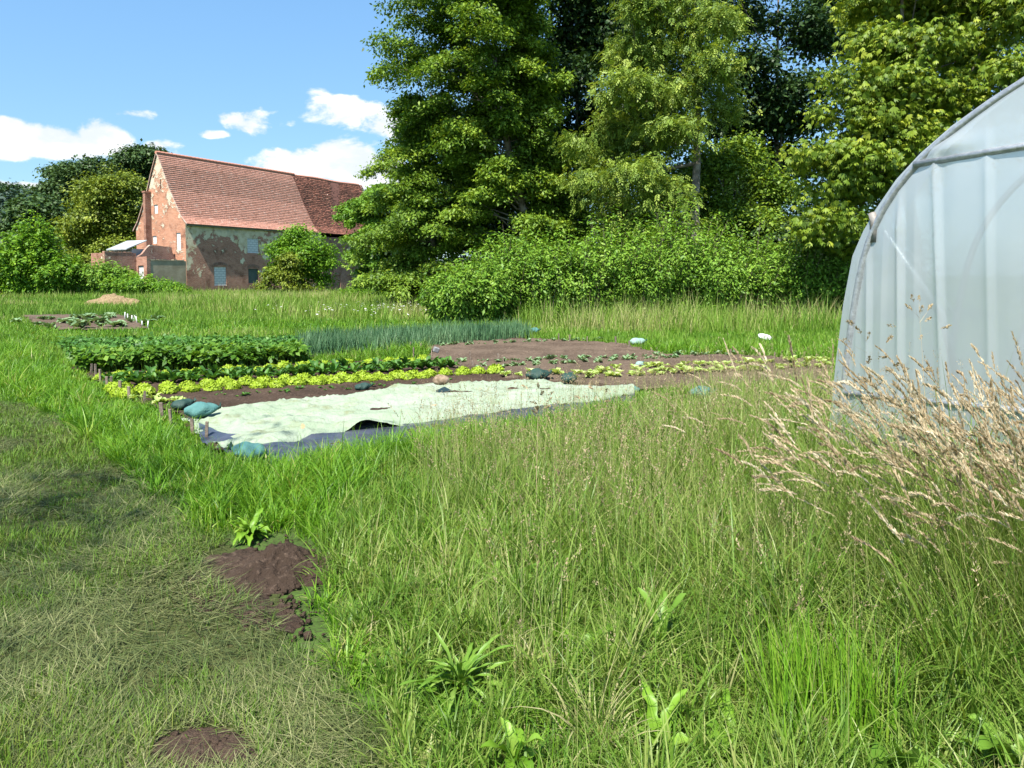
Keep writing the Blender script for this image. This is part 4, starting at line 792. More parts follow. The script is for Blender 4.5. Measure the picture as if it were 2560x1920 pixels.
MB().tube([L3(tw_(tb[0], tb[1], -.016)), L3(tw_(te[0], te[1], -.03)), L3(tw_(2*TMID-tb[0], tb[1], -.016))], .021, 10).build('crossbar', M['steel'], tun, True)
MB().tube([L3(tw_(*tz(2200, 575), .05)), L3(tw_(*tz(2290, 790), .35)), L3(tw_(.75, 0, .9))], .026, 8).build('brace', M['steel'], tun, True)
MB().tube([L3(tw_(*tz(2640, 480), .3)), L3(tw_(*tz(2490, 900), .3)), L3(tw_(*tz(2478, 1100), .3))], .03, 8).build('door_post', M['steel'], tun, True)
MB().tube([L3(tw_(*tz(2205, 545), .02)), L3(tw_(*tz(2300, 665), .02)), L3(tw_(*tz(2395, 800), .02))], .003, 5).build('tie_cord', M['steel'], tun)
mb = MB(); c_ = tz(2186, 556); k2 = tz(2200, 590)
mb.tube([L3(tw_(c_[0]-.02, c_[1]+.07, .0)), L3(tw_(c_[0], c_[1]+.01, .0)), L3(tw_(k2[0]-.045, k2[1]-.045, .0))], [.027, .031, .028], 12)
mb.build('tape_wrap', plain_mat('old_tape', (.16, .14, .12), (.26, .24, .22), 20, .6), tun, True)

# ------------------------------------------------------------------ fleece, plastic sheet, bags, stone
def resamp(pts, n, h=0.):
    p = GP(pts, h); s = np.concatenate([[0], np.cumsum(np.hypot(*np.diff(p, axis=0).T))]); u = np.linspace(0, s[-1], n); return np.column_stack([np.interp(u, s, p[:, 0]), np.interp(u, s, p[:, 1])])
def sheet(name, top, bot, zf, mat, ns=240, nt=60, hs=(.06, .09)):
    A = resamp(top, ns, hs[0]); B = resamp(bot, ns, hs[1]); t_ = np.linspace(0, 1, nt); X = A[None]*(1-t_)[:, None, None]+B[None]*t_[:, None, None]
    P = X.reshape(-1, 2); S = np.tile(np.linspace(0, 1, ns), nt); T = np.repeat(t_, ns)
    P = P+np.column_stack([fbm(P*1.5, 3, 51)-.5, fbm(P*1.5, 3, 52)-.5])*.10
    i = np.arange(ns*nt).reshape(nt, ns); q = np.stack([i[:-1, :-1], i[1:, :-1], i[1:, 1:], i[:-1, 1:]], -1).reshape(-1, 4)
    return npmesh(name, np.column_stack([P, zf(S, T, P)]), q, mat, smooth=True)
def fleece_mat():
    m, t, out = new_mat('pale_green_fleece'); co = geopos(t)
    c = t.mix(t.ss(t.noise(co, 1.2, 4), .35, .7), (.23, .285, .195), (.28, .325, .25)); n = t.noise(co, 3.5, 6, .7, .5)
    c = t.mix(t.math('MULTIPLY', t.ss(n, .50, .70), .75), c, (.16, .17, .085))
    sp = t.ss(t.noise(co, 38, 3), .70, .76); c = t.mix(t.math('MULTIPLY', sp, t.ss(t.noise(co, 1.7, 2), .45, .6)), c, (.10, .08, .05))
    c = t.mix(t.ss(t.noise(co, 2.3, 3, .5, .8), .71, .75), c, (.50, .27, .14))
    p = principled(t, c, .8, .2, t.bump(t.math('ADD', t.noise(co, 30, 5), t.math('MULTIPLY', t.noise(co, 5, 6, .6, .6), 3.)), .45, .03)); t.link(p.outputs[0], out.inputs[0]); return m
M['fleece'] = fleece_mat()
M['blackfilm'] = plain_mat('black_plastic_sheet', (.035, .04, .055), (.06, .065, .085), 5, .3, .6, .25, 30)
def folds(P, sx, sy, seed, p=2.):   # folds drawn out along the bed
    e = np.array([.92, .39]); f = np.array([-.39, .92]); q = np.column_stack([P@e*sx, P@f*sy]); return 1-np.abs(2*fbm(q, 4, seed)-1)**(1/p)
back = sheet('fleece_cover', [(440, 1036), (560, 1014), (700, 1000), (860, 984), (1000, 966), (1170, 956), (1310, 953), (1420, 957), (1500, 964)], [(490, 1074), (640, 1068), (760, 1052), (900, 1040), (1050, 1022), (1200, 1004), (1350, 988), (1480, 980), (1560, 975)],
    lambda S, T, P: .03+.065*np.sin(np.pi*np.clip(T*.9+.05, 0, 1))**.6*np.clip(S*12, .3, 1)+.11*(folds(P, .5, 2.4, 8)-.6)+.085*(fbm(P*2.6, 4, 12)-.5)+.03*(folds(P, 2.2, 5, 90)-.6)+.02*(fbm(P*9, 3, 91)-.5), M['fleece'])
tag(back, 'pale green fleece sheet lying over the back half of the bed', 'fleece sheet')
front = sheet('fleece_cover', [(488, 1070), (640, 1062), (760, 1046), (900, 1034), (1050, 1016), (1200, 998), (1350, 983), (1480, 975), (1585, 972)], [(572, 1116), (680, 1106), (800, 1084), (950, 1062), (1100, 1044), (1300, 1019), (1450, 1002), (1590, 980)],
    lambda S, T, P: .05+.075*np.sin(np.pi*np.clip(T*.93+.07, 0, 1))**.5*np.clip(S*12, .25, 1)+.12*(folds(P, .45, 2.0, 33)-.6)+.085*(fbm(P*2.2, 4, 14)-.5)+.03*(folds(P, 2.0, 5, 92)-.6)+.02*(fbm(P*9, 3, 93)-.5)+.12*np.exp(-((S-.27)/.045)**2)*np.clip(T*3-2, 0, 1), M['fleece'])
tag(front, 'pale green fleece sheet overlapping at the front beside black plastic', 'fleece sheet')
bp = sheet('plastic_sheet', [(490, 1066), (580, 1092), (690, 1088), (800, 1068), (950, 1048), (1100, 1032), (1300, 1012), (1450, 996), (1590, 980)], [(515, 1108), (600, 1148), (700, 1160), (780, 1150), (950, 1122), (1100, 1096), (1300, 1066), (1450, 1044), (1590, 1012)],
    lambda S, T, P: .035+.05*(1-T)+.06*(folds(P, .7, 3.5, 60)-.55)*np.clip(T*4, 0, 1)+.02*(fbm(P*5, 3, 61)-.5), M['blackfilm'], hs=(.05, .03))
tag(bp, 'shiny black plastic sheet under the edge of the front fleece', 'plastic sheet')

def sandbag_parts(seed, L=.42, Wd=.15, H_=.11):
    R3 = random.Random(seed); n = 20; L = L*.85; Wd = L*.40; H_ = L*.50; k = 16; V = []; ss = np.linspace(0, 1, n)
    for s in ss:
        r = max(.16, math.sin(math.pi*min(1, s*.93+.05))**.62)*(1.08-.25*s)
        for j in range(k):
            a = 2*math.pi*j/k; wr = 1+.07*math.sin(a*7+s*3)*(s**2)*3+.10*math.sin(s*13+seed*2+math.sin(a*2)*2)+R3.uniform(-.03, .03)+.07*math.sin(s*7+seed)*math.cos(a*2+seed); y = math.cos(a)*Wd*r*wr; z = H_*.5+math.sin(a)*H_*.5*r*wr
            if math.sin(a) < 0: z = H_*.5+math.sin(a)*H_*.48*r
            V.append(((s-.5)*L, y, max(z, .0)+.02*s*s))
    F = [(i*k+j, i*k+(j+1) % k, (i+1)*k+(j+1) % k, (i+1)*k+j) for i in range(n-1) for j in range(k)]+[tuple(range(k))[::-1]]
    N_ = []; m = 6                                            # gathered open neck
    for i in range(m):
        f = i/(m-1)
        for j in range(k):
            a = 2*math.pi*j/k; rr_ = (.03+.04*f)*(1+.35*math.sin(a*4+seed)*f); rr_ *= L*1.7; rr_ *= 1.0; N_.append((L*.47+.10*L*f, math.cos(a)*rr_, H_*.42+.02+.12*L*f+math.sin(a)*rr_*.7))
    NF = [(i*k+j, i*k+(j+1) % k, (i+1)*k+(j+1) % k, (i+1)*k+j) for i in range(m-1) for j in range(k)]
    return V, F, N_, NF
M['bag_teal'] = plain_mat('teal_bag_cloth', (.06, .16, .15), (.09, .21, .19), 9, .75, .25, .5, 60)
M['bag_green'] = plain_mat('dark_green_bag_cloth', (.018, .045, .036), (.032, .07, .055), 9, .6, .3, .5, 60)
M['bag_pale'] = plain_mat('faded_bag_cloth', (.20, .31, .27), (.27, .37, .33), 9, .75, .2, .5, 60)
BAGS = [(622, 1160, 2.9, .36, 'bag_teal', 'teal sandbag weighting the near corner of black plastic', .05), (505, 1058, .35, .40, 'bag_teal', 'teal sandbag lying on the end of the pale fleece', .10), (458, 1030, .9, .30, 'bag_green', 'dark green sandbag beside the fleece corner on bare soil', .04),
        (908, 981, .3, .26, 'bag_green', 'small blackish sandbag on the soil edge behind the fleece', .03), (1345, 957, .2, .42, 'bag_green', 'dark green sandbag at the far edge of the fleece', .05), (1422, 968, 1.3, .34, 'bag_green', 'upright dark green sandbag on top of the fleece', .11),
        (1586, 986, 1.6, .20, 'bag_teal', 'small teal sandbag at the far tip of the fleece', .04), (1755, 1010, .1, .36, 'bag_teal', 'teal sandbag half hidden in tall meadow grass', .12), (1594, 866, .0, .42, 'bag_pale', 'faded green sandbag by the stakes of the far soil bed', .02), (1335, 836, .4, .38, 'bag_teal', 'teal sandbag at the end of the leek rows', .03), (1600, 920, .8, .22, 'bag_pale', 'faded scrap of green bag among the seedlings', .03)]
for i, (px, py, rz, L, mt, lab, z) in enumerate(BAGS):
    p = G(px, py); r = thing('sandbag', lab, 'sandbag', (p[0], p[1], z*.55), rz, 'sandbags on the vegetable beds'); a, b, c, d = sandbag_parts(i, L, L*.36, L*.30)
    for nm, v_, f_, mm in (('bag', a, b, mt), ('neck', c, d, 'bag_green')):
        mb = MB(); mb.add(v_, f_); mb.build(nm, M[mm], r, True)
def rock(name, label, p, r, mat, seed, sq=.75):
    me = bpy.data.meshes.new(name); import bmesh; bm = bmesh.new(); bmesh.ops.create_icosphere(bm, subdivisions=3, radius=1); co_ = np.array([v.co for v in bm.verts]); f = .75+.5*fbm(co_*1.3+seed, 3, seed)
    for v, s in zip(bm.verts, f): v.co = (v.co.x*s*r*1.15, v.co.y*s*r*.9, v.co.z*s*r*sq)
    bm.to_mesh(me); bm.free(); me.polygons.foreach_set('use_smooth', [True]*len(me.polygons)); me.materials.append(mat); o = link(bpy.data.objects.new(name, me)); o.location = p; tag(o, label, 'stone'); return o
p = G(1101, 990); rock('field_stone', 'rounded brown field stone weighting the pale fleece', (p[0], p[1], .21), .095, plain_mat('brown_stone', (.16, .11, .07), (.30, .22, .16), 14, .85, .2, .5, 30), 4)

# ------------------------------------------------------------------ stakes, sticks, tub
def stake_mesh(h, w_=.032, th=.02):
    mb = MB(); mb.add([(-w_/2, -th/2, -.05), (w_/2, -th/2, -.05), (w_/2, th/2, -.05), (-w_/2, th/2, -.05), (-w_/2, -th/2, h), (w_/2, -th/2, h*.975), (w_/2, th/2, h*.985), (-w_/2, th/2, h*1.0)], [(0, 3, 2, 1), (4, 5, 6, 7), (0, 1, 5, 4), (1, 2, 6, 5), (2, 3, 7, 6), (3, 0, 4, 7)]); return mb
STK = [(516, 1108, 36, 'stake nearest the black plastic, at the near corner of the bed'), (482, 1092, 28, 'stake in the grass beside the front fleece end'), (429, 1072, 32, 'stake by the soil between fleece and verge'), (405, 1050, 28, 'stake left of the dark green sandbag'), (361, 1014, 22, 'stake beside the pale seedlings'), (323, 1004, 24, 'thin stake just past the first lettuces'),
       (300, 996, 30, 'stake standing in front of the first lettuces'), (277, 975, 22, 'stake right one of the pair by the leafy row'), (268, 978, 24, 'stake left one of the pair by the leafy row'), (252, 962, 26, 'stake by the first lettuce of the back row'), (239, 956, 32, 'tall stake between bean block and back lettuces'), (228, 938, 18, 'stake at the foot of the bean block'), (213, 932, 20, 'stake on the grass side of the bean block')]
proto_ = None
for i, (px, py, hp_, lab) in enumerate(STK):
    p = G(px, py); h = hp_*p[1]/FPX*1.2+.05; o = stake_mesh(h, random.uniform(.026, .04)).build('wooden_stake', M['wood'], None, False, .003); o.location = p; o.rotation_euler = (random.uniform(-.06, .06), random.uniform(-.06, .06), random.uniform(-.3, .8)); tag(o, 'short weathered wooden '+lab, 'stake', 'stakes at the bed ends')
for i, (px, py, hp_) in enumerate([(970, 890, 20), (1026, 882, 22), (1034, 898, 24), (1051, 886, 22), (1118, 899, 14), (1176, 905, 20), (1152, 930, 22), (1182, 925, 16), (1259, 922, 22), (1350, 936, 18), (1388, 938, 20), (1397, 856, 18), (1424, 859, 18), (1468, 862, 16), (1540, 866, 20), (1573, 874, 16), (1712, 968, 18), (1779, 970, 22), (1825, 894, 16), (1936, 904, 18), (1985, 908, 16), (845+400, 905, 16)]):
    p = G(px, py); o = stake_mesh(hp_*p[1]/FPX+.05, .035).build('wooden_stake', M['wood']); o.location = p; o.rotation_euler = (random.uniform(-.08, .08), random.uniform(-.08, .08), random.uniform(0, 2)); tag(o, 'small dark wooden stake pushed into the brown seedling bed', 'stake', 'stakes in the brown seedling bed')
M['white'] = plain_mat('white_plastic', (.55, .55, .54), (.62, .62, .60), 5, .5, .3)
for px, py, hp_ in [(312, 800, 20), (320, 804, 20), (330, 808, 20), (343, 812, 22), (356, 818, 16), (369, 824, 22), (336, 800, 12)]:
    p = G(px, py); mb = MB(); mb.tube([(0, 0, 0), (.01, 0, hp_*p[1]/FPX)], .018, 6); o = mb.build('white_marker_stick', M['white'], None, True); o.location = p; o.rotation_euler = (random.uniform(-.1, .1), random.uniform(-.15, .1), 0); tag(o, 'thin white marker stick standing beside the cabbage bed', 'stick', 'white sticks beside the cabbage bed')
def lathe(pr, k=24):
    mb = MB(); V = [(r*math.cos(2*math.pi*j/k), r*math.sin(2*math.pi*j/k), z) for r, z in pr for j in range(k)]; n = len(pr)
    return mb.add(V, [(i*k+j, i*k+(j+1) % k, (i+1)*k+(j+1) % k, (i+1)*k+j) for i in range(n-1) for j in range(k)]+[tuple(range(k))[::-1]])
p = G(1910, 853); tub = thing('white_tub', 'shallow white plastic tub left on the mown strip', 'tub', (p[0], p[1], .03)); lathe([(.12, 0), (.135, .03), (.15, .085), (.143, .085), (.128, .03), (.11, .012)]).build('basin', M['white'], tub, True)
lathe([(.150, .085), (.165, .08), (.166, .092), (.150, .097), (.143, .087)]).build('rim', M['white'], tub, True); tub.rotation_euler = (.35, .12, 0)
p = G(1078, 905); tl = thing('bed_label_post', 'thin stake carrying a small grey box at the end of the lettuce rows', 'marker post', p); MB().tube([(0, 0, -.05), (.01, 0, .22)], .008, 6).build('post', M['wood'], tl, True); o = MB().box(-.05, -.04, .20, .05, .04, .29).build('box', plain_mat('grey_box', (.16, .16, .16), (.24, .24, .24), 20), tl, False, .012); o.rotation_euler = (.2, .35, .4)

# ------------------------------------------------------------------ vegetables
M['lettuce'] = LM('leaf_lettuce', (.08, .15, .010), (.20, .30, .014), (.29, .41, .024), (.38, .48, .06), transl=.3, tcol=(1.1, 1.1, .4))
M['lettuce_pale'] = LM('leaf_lettuce_pale', (.20, .30, .06), (.30, .42, .10), (.42, .52, .18), (.55, .62, .30), transl=.3)
M['veg_dark'] = LM('leaf_veg', (.018, .06, .012), (.045, .125, .02), (.08, .20, .028), (.15, .27, .05), transl=.25)
M['veg_blue'] = LM('leaf_leek', (.035, .09, .04), (.065, .15, .065), (.11, .21, .095), (.19, .29, .15), transl=.2)
M['bean'] = LM('leaf_bean', (.022, .065, .008), (.055, .14, .012), (.11, .22, .018), (.19, .30, .045), transl=.3)
M['cabb'] = LM('leaf_cabbage', (.07, .14, .07), (.13, .22, .10), (.20, .30, .15), (.30, .38, .22), transl=.2)
def frilly(seed):
    r_ = np.random.default_rng(seed); n = 420; u = unit(r_.normal(0, 1, (n, 3))); u[:, 2] = np.abs(u[:, 2])*.9+.02; u = unit(u); R_ = .098*(.72+.33*r_.random(n)**.5); P = u*R_[:, None]*np.array([1.12, 1.12, .95]); P[:, 2] += .015
    t1 = unit(np.cross(u, r_.normal(0, 1, (n, 3)))); t2 = np.cross(u, t1); l = .020*(.7+.6*r_.random(n))[:, None]; out_ = u*.016*r_.normal(1, .6, (n, 1))
    V = np.stack([P-t1*l, P-t2*l*.7+out_, P+t1*l, P+t2*l*.7+out_*.4], 1).reshape(-1, 3); rn = np.repeat(np.clip(.30+.5*(R_/.098-.72)/.33+r_.normal(0, .14, n), 0, 1), 4)
    k = 14; m = 7; D = []                                        # inner head behind the frills
    for i in range(m):
        a = i/(m-1)*math.pi/2
        for j in range(k): b = 2*math.pi*j/k; w_ = 1+.12*math.sin(b*5+i); D.append((math.cos(a)*.075*w_*math.cos(b)*1.1, math.cos(a)*.075*w_*math.sin(b)*1.1, .0+math.sin(a)*.078))
    q = [(i*k+j, i*k+(j+1) % k, (i+1)*k+(j+1) % k, (i+1)*k+j) for i in range(m-1) for j in range(k)]
    return np.vstack([V, D]), np.vstack([np.arange(n*4).reshape(-1, 4), np.array(q)+n*4]), np.concatenate([rn, np.full(len(D), .15)])
def rosette(seed, nl, L, W, up, mat, name, seg=4, wave=.15):
    """leafy plant: nl ribbon leaves from one point"""
    r_ = np.random.default_rng(seed); V = []; Qs = []; R_ = []
    for i in range(nl):
        a = i*2.4+r_.normal(0, .2 if seg < 9 else .9); l = L*r_.uniform(.5 if seg > 8 else .6, 1.1); w_ = W*r_.uniform(.7, 1.15); el_ = up*r_.uniform(.5, 1.2); cur = r_.uniform(.5, 1.3)*(1.5 if seg > 8 else 1); x = z = 0.; b = len(V); tone = np.clip(r_.normal(.5, .22), 0, 1); ph = r_.uniform(0, 6)
        for s in range(seg+1):
            f = s/seg; ang = el_-cur*f; wd_ = w_*(math.sin(math.pi*min(1, f*.86+.10))**.8)*(.35 if s == 0 else 1)*(.12 if s == seg else 1)
            for sg in (-1, 0, 1):
                wv = 1+(wave*.9*math.sin(f*19+ph*3+sg*2) if abs(sg) else 0); zz = z+(abs(sg)*wd_*.38*(1+wave*2*math.sin(f*13+ph+sg*1.3))); V.append((x*math.cos(a)-sg*wd_*.5*wv*math.sin(a), x*math.sin(a)+sg*wd_*.5*wv*math.cos(a), max(zz, .004)+.01)); R_.append(np.clip(tone+.16*(sg == 0)+r_.normal(0, .05), 0, 1))
            x += math.cos(ang)*l/seg; z += math.sin(ang)*l/seg
        for s in range(seg):
            for c in (0, 1): Qs.append((b+s*3+c, b+s*3+c+1, b+s*3+c+4, b+s*3+c+3))
    return np.array(V), np.array(Qs), np.array(R_)
def copies(name, protos, spots, label, cat, group, smin=.85, smax=1.15, zoff=.03, labels=None):
    for i, p in enumerate(spots):
        o = protos[i] if i < len(protos) else protos[i % len(protos)].copy()
        if i >= len(protos): COL.objects.link(o)
        o.location = (p[0], p[1], zoff); o.rotation_euler = (random.uniform(-.08, .08), random.uniform(-.08, .08), random.uniform(0, 6.3)); s = random.uniform(smin, smax); o.scale = (s, s, s*random.uniform(.9, 1.1)); tag(o, labels.get(i, label) if labels else label, cat, group)
def rowpts(a, b, n, jit=.02):
    A, B = G(*a)[:2], G(*b)[:2]; return [A+(B-A)*(i/(n-1))+np.array([random.gauss(0, jit), random.gauss(0, jit)]) for i in range(n)]
mk = lambda name, f, mat: npmesh(name, f[0], f[1], mat, rnd=f[2], smooth=True)
P4 = lambda nm, fn, mt, n=3, s0=0: [mk(nm, fn(s0+i), M[mt]) for i in range(n)]
copies('lettuce', P4('lettuce', frilly, 'lettuce'), rowpts((371, 992), (1060, 951), 15), 'frilly yellow green lettuce head in the row edging bare soil', 'lettuce', 'front row of lettuces')
copies('lettuce', P4('lettuce', frilly, 'lettuce', 3, 5), rowpts((362, 982), (1235, 939), 20), 'frilly yellow green lettuce head in the second row behind the soil edge', 'lettuce', 'second row of lettuces')
copies('lettuce', P4('lettuce', frilly, 'lettuce', 3, 9), [G(*q)[:2] for q in ((288, 986), (312, 982), (298, 998), (322, 999))], 'frilly lettuce in the small cluster round the first stake', 'lettuce', 'lettuces round the first stake')
copies('lettuce', P4('lettuce', frilly, 'lettuce', 3, 12), rowpts((254, 955), (1060, 910), 24, .03), 'frilly lettuce head in the row behind the dark leafy vegetables', 'lettuce', 'back row of lettuces', .8, 1.15)
fnr = lambda s: rosette(s, 13, .20, .075, 1.15, 'veg_dark', 'x')
copies('spinach_plant', P4('spinach_plant', fnr, 'veg_dark'), rowpts((283, 972), (1125, 927), 32, .03), 'dark green leafy vegetable plant between the two lettuce rows', 'vegetable plant', 'front line of leafy vegetables')
copies('spinach_plant', P4('spinach_plant', fnr, 'veg_dark', 3, 7), rowpts((270, 962), (1110, 919), 32, .03), 'dark leafy vegetable plant close before the back lettuce row', 'vegetable plant', 'back line of leafy vegetables')
fns = lambda s: rosette(s, 5, .055, .03, .8, '', 'x', 3)
sp_ = [G(random.uniform(470, 1050), 0)[:2] for _ in range(0)]
A = GP([(420, 1012), (640, 1000), (900, 968), (1100, 958), (1240, 948), (1000, 962), (700, 985), (420, 1000)]); sp_ = []
for k in range(42): f = random.random(); g_ = random.choice([0, .5, 1]); a = G(430+620*f, 1010-42*f)[:2]; b = G(430+700*f, 1000-44*f)[:2]; sp_.append(a+(b-a)*g_+np.array([random.gauss(0, .03), random.gauss(0, .03)]))
copies('seedling', P4('seedling', fns, 'veg_dark'), sp_, 'tiny green seedling on the bare soil strip behind the fleece', 'seedling', 'seedlings on the bare soil strip', .5, 1.2, .035)
fnp = lambda s: rosette(s, 9, .12, .07, .9, '', 'x', 3)
copies('young_lettuce', P4('young_lettuce', fnp, 'lettuce_pale'), [G(*q)[:2] for q in ((395, 1018), (412, 1016), (440, 1012), (448, 1016), (385, 1010), (338, 1006))], 'pale young lettuce beside the dark green sandbag', 'lettuce', 'pale young lettuces by the sandbag', .7, 1.1)
sp_ = rowpts((1430, 955), (2080, 921), 26, .05)+rowpts((1520, 930), (2070, 908), 24, .06)+rowpts((1260, 946), (1900, 932), 20, .06)
sp_ = [p for p in sp_ if not inpoly(np.array([p]), TUN)[0]]
copies('young_lettuce', P4('young_lettuce', fnp, 'lettuce_pale', 3, 5), sp_, 'pale green young lettuce in rows on the brown bed before the tunnel', 'lettuce', 'young lettuces on the brown bed', .8, 1.5)
sp_ = rowpts((1150, 912), (1900, 888), 40, .07)+rowpts((1200, 925), (1700, 900), 30, .07)+rowpts((1110, 868), (1500, 853), 26, .08)
copies('cabbage_seedling', P4('cabbage_seedling', fnp, 'cabb', 3, 9), sp_, 'small grey green seedling on the brown bed', 'seedling', 'grey green seedlings on the brown bed', .5, 1.1)
fnc = lambda s: rosette(s, 10, .26, .15, .8, '', 'x', 3)
sp_ = rowpts((92, 802), (320, 798), 11, .25)+rowpts((90, 812), (345, 809), 11, .3)+rowpts((150, 822), (350, 818), 7, .3)
copies('cabbage', P4('cabbage', fnc, 'cabb', 3, 3), sp_, 'grey green young cabbage spaced out on the small far soil bed', 'cabbage', 'cabbages on the small far bed', .8, 1.4)
# bean block, potato rows, leeks: crops nobody could count
def crop(name, poly, n, ztop, cr, L, W, mat, label, stemmat=None, zlow=.0, per=9, upb=.8):
    x0, y0 = poly.min(0); x1_, y1_ = poly.max(0); P = np.column_stack([rng.uniform(x0, x1_, n*4), rng.uniform(y0, y1_, n*4)]); P = P[inpoly(P, poly)][:n]; k = len(P); hz_ = ztop*(.55+.8*fbm(P*2.2, 3, 70)+.12*rng.random(k)**3); z = zlow*hz_+(1-zlow)*hz_*rng.random(k)**.45
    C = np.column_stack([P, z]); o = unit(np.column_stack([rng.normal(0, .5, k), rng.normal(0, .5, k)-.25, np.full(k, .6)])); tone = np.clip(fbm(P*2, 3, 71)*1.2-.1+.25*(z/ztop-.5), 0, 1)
    v = leaves(C, o, k, per, cr, L, W, tone, 'plain', .3, .6, upb); parts = [v]
    if stemmat is not None or zlow > 0: parts.append(blades(Z0(P), z, np.full(k, .014), rng.uniform(0, 6, k), np.abs(N(.05, .05, k)), N(.1, .1, k), np.full(k, .75), 2))
    v = merge(parts); o = npmesh(name, v[0], v[1], mat, rnd=v[2]); tag(o, label, 'crop', kind='stuff'); return o
BEAN = GP([(205, 936), (420, 934), (765, 913), (752, 901), (560, 908), (190, 918)])
crop('bean_plants', BEAN, 2300, .29, .035, .105, .06, M['bean'], 'dense block of tall green bean plants with bare stems below', True, .40, 7)
POT = GP([(165, 880), (180, 902), (560, 890), (760, 885), (735, 858), (430, 858), (150, 864)])
crop('potato_plants', POT, 1900, .15, .05, .10, .06, M['veg_dark'], 'dark green potato rows behind the bean block', None, .0, 9)
LEEK = GP([(765, 898), (1080, 870), (1335, 846), (1300, 832), (1100, 838), (740, 862)])
n = 9000; x0, y0 = LEEK.min(0); x1_, y1_ = LEEK.max(0); P = np.column_stack([rng.uniform(x0, x1_, n*4), rng.uniform(y0, y1_, n*4)]); P = P[inpoly(P, LEEK)]
rowc = (P@np.array([-.39, .92]))/.42; P = P[np.abs(rowc-np.round(rowc)) < .3][:n]; n = len(P)
v = blades(Z0(P), np.clip(N(.33, .08, n), .10, .52), np.full(n, .018), rng.uniform(0, 6.3, n), N(.12, .12, n), np.abs(N(.25, .25, n)), np.clip(fbm(P*1.2, 3, 5)+N(0, .2, n), 0, 1), 3)
tag(npmesh('leek_rows', v[0], v[1], M['veg_blue'], rnd=v[2]), 'blue green spiky leek rows running to the far stakes', 'crop', kind='stuff')

# ------------------------------------------------------------------ heaps
def heap(name, label, cat, px, base_r, h, mat, seed, ex=(1, 1), rz=0, tail=None, rough=.5, n=90):
    p = G(*px); xs = np.linspace(-1, 1, n); X, Y = np.meshgrid(xs, xs); P = np.column_stack([X.ravel(), Y.ravel()])
    w_ = P+(np.column_stack([fbm(P*2+seed, 3, 1), fbm(P*2+seed, 3, 2)])-.5)*.35; r = np.hypot(w_[:, 0], w_[:, 1])
    z = np.clip(1-(r/(.55 if tail is not None and name == 'soil_heap' else 1))**1.4, 0, 1)**.9
    if tail is not None:
        for (tx, ty, tr, th) in tail: rr_ = np.hypot((w_[:, 0]-tx)/tr, (w_[:, 1]-ty)/tr); z = np.maximum(z, th*np.clip(1-rr_**1.6, 0, 1))
    z = z*(1+rough*(fbm(P*5+seed, 4, 3)-.5)+rough*.35*(fbm(P*26+seed, 3, 6)-.5))+(z > .01)*rough*.16*(fbm(P*16+seed, 3, 4)-.4)
    keep = z > .012; i = np.arange(n*n).reshape(n, n); q = np.stack([i[:-1, :-1], i[:-1, 1:], i[1:, 1:], i[1:, :-1]], -1).reshape(-1, 4); q = q[keep[q].sum(1) >= 2]
    z = np.where(keep, np.maximum(z, 0)*h, -.01); V = np.column_stack([P[:, 0]*base_r*ex[0], P[:, 1]*base_r*ex[1], z]); u = np.unique(q); m_ = np.full(n*n, -1); m_[u] = np.arange(len(u))
    o = npmesh(name, V[u], m_[q], mat, smooth=True); o.location = (p[0], p[1], .0); o.rotation_euler[2] = rz; tag(o, label, cat); return o
heap('soil_heap', 'crumbly brown soil heap thrown up beside the mown lawn', 'soil heap', (680, 1430), .66, .10, M['soil'], 3, (.72, 1.0), 0, [(-.55, .0, .48, .25), (-.1, -.35, .5, .30), (.22, -.7, .34, .22), (.5, -.92, .25, .15), (.15, .12, .3, .9), (.5, .1, .35, .55)], 1.25, 150)
heap('soil_patch', 'flat bare patch of brown soil in the worn lawn', 'soil heap', (495, 1890), .24, .028, M['soil'], 8, (1.15, .75), 0, None, 1.2, 80)
hayheap = heap('hay_heap', 'brown heap of dry hay lying before the far bushes', 'hay heap', (282, 762), 1.45, .55, plain_mat('hay', (.17, .12, .065), (.27, .20, .115), 12, .95, .1, .9, 14), 12, (1.0, .6), 0, [(.75, -.1, .45, .5)], .7)
tag(heap('compost_heap', 'low dark compost heap with green weeds in front of the barn', 'compost heap', (485, 752), 1.1, .35, M['soil_dry'], 15, (1.4, .6), 0, None, .8), None)
rock('pale_stone', 'pale rounded stone lying before the long barn wall', G(577, 752), .3, plain_mat('pale_stone', (.35, .27, .2), (.45, .36, .28), 5), 6)
# loose clods round the soil heap stay with the ground as stuff
P = np.vstack([G(rng.normal(690, 60), rng.normal(1440, 55))[:2] for _ in range(300)]+[G(rng.normal(765, 22), rng.normal(1560, 40))[:2] for _ in range(60)]+[G(rng.normal(505, 60), rng.normal(1880, 30))[:2] for _ in range(120)])
V = []; Q = []; b = 0
for (x, y) in P:
    s = abs(random.gauss(.0025, .004))+.002; d0 = rng.normal(0, .25, (8, 3))*s; c8 = np.array([(-1,-1,-.6),(1,-1,-.6),(1,1,-.6),(-1,1,-.6),(-.7,-.7,.8),(.7,-.7,.8),(.7,.7,.8),(-.7,.7,.8)])*s+d0
    zb_ = .01
    V.append(c8+np.array([x, y, zb_+s*.6])); Q.append(np.array([(0,3,2,1),(4,5,6,7),(0,1,5,4),(1,2,6,5),(2,3,7,6),(3,0,4,7)])+b); b += 8
tag(npmesh('loose_soil', np.vstack(V), np.vstack(Q), M['soil']), 'loose crumbs of soil scattered round the soil heap', 'soil', kind='stuff')

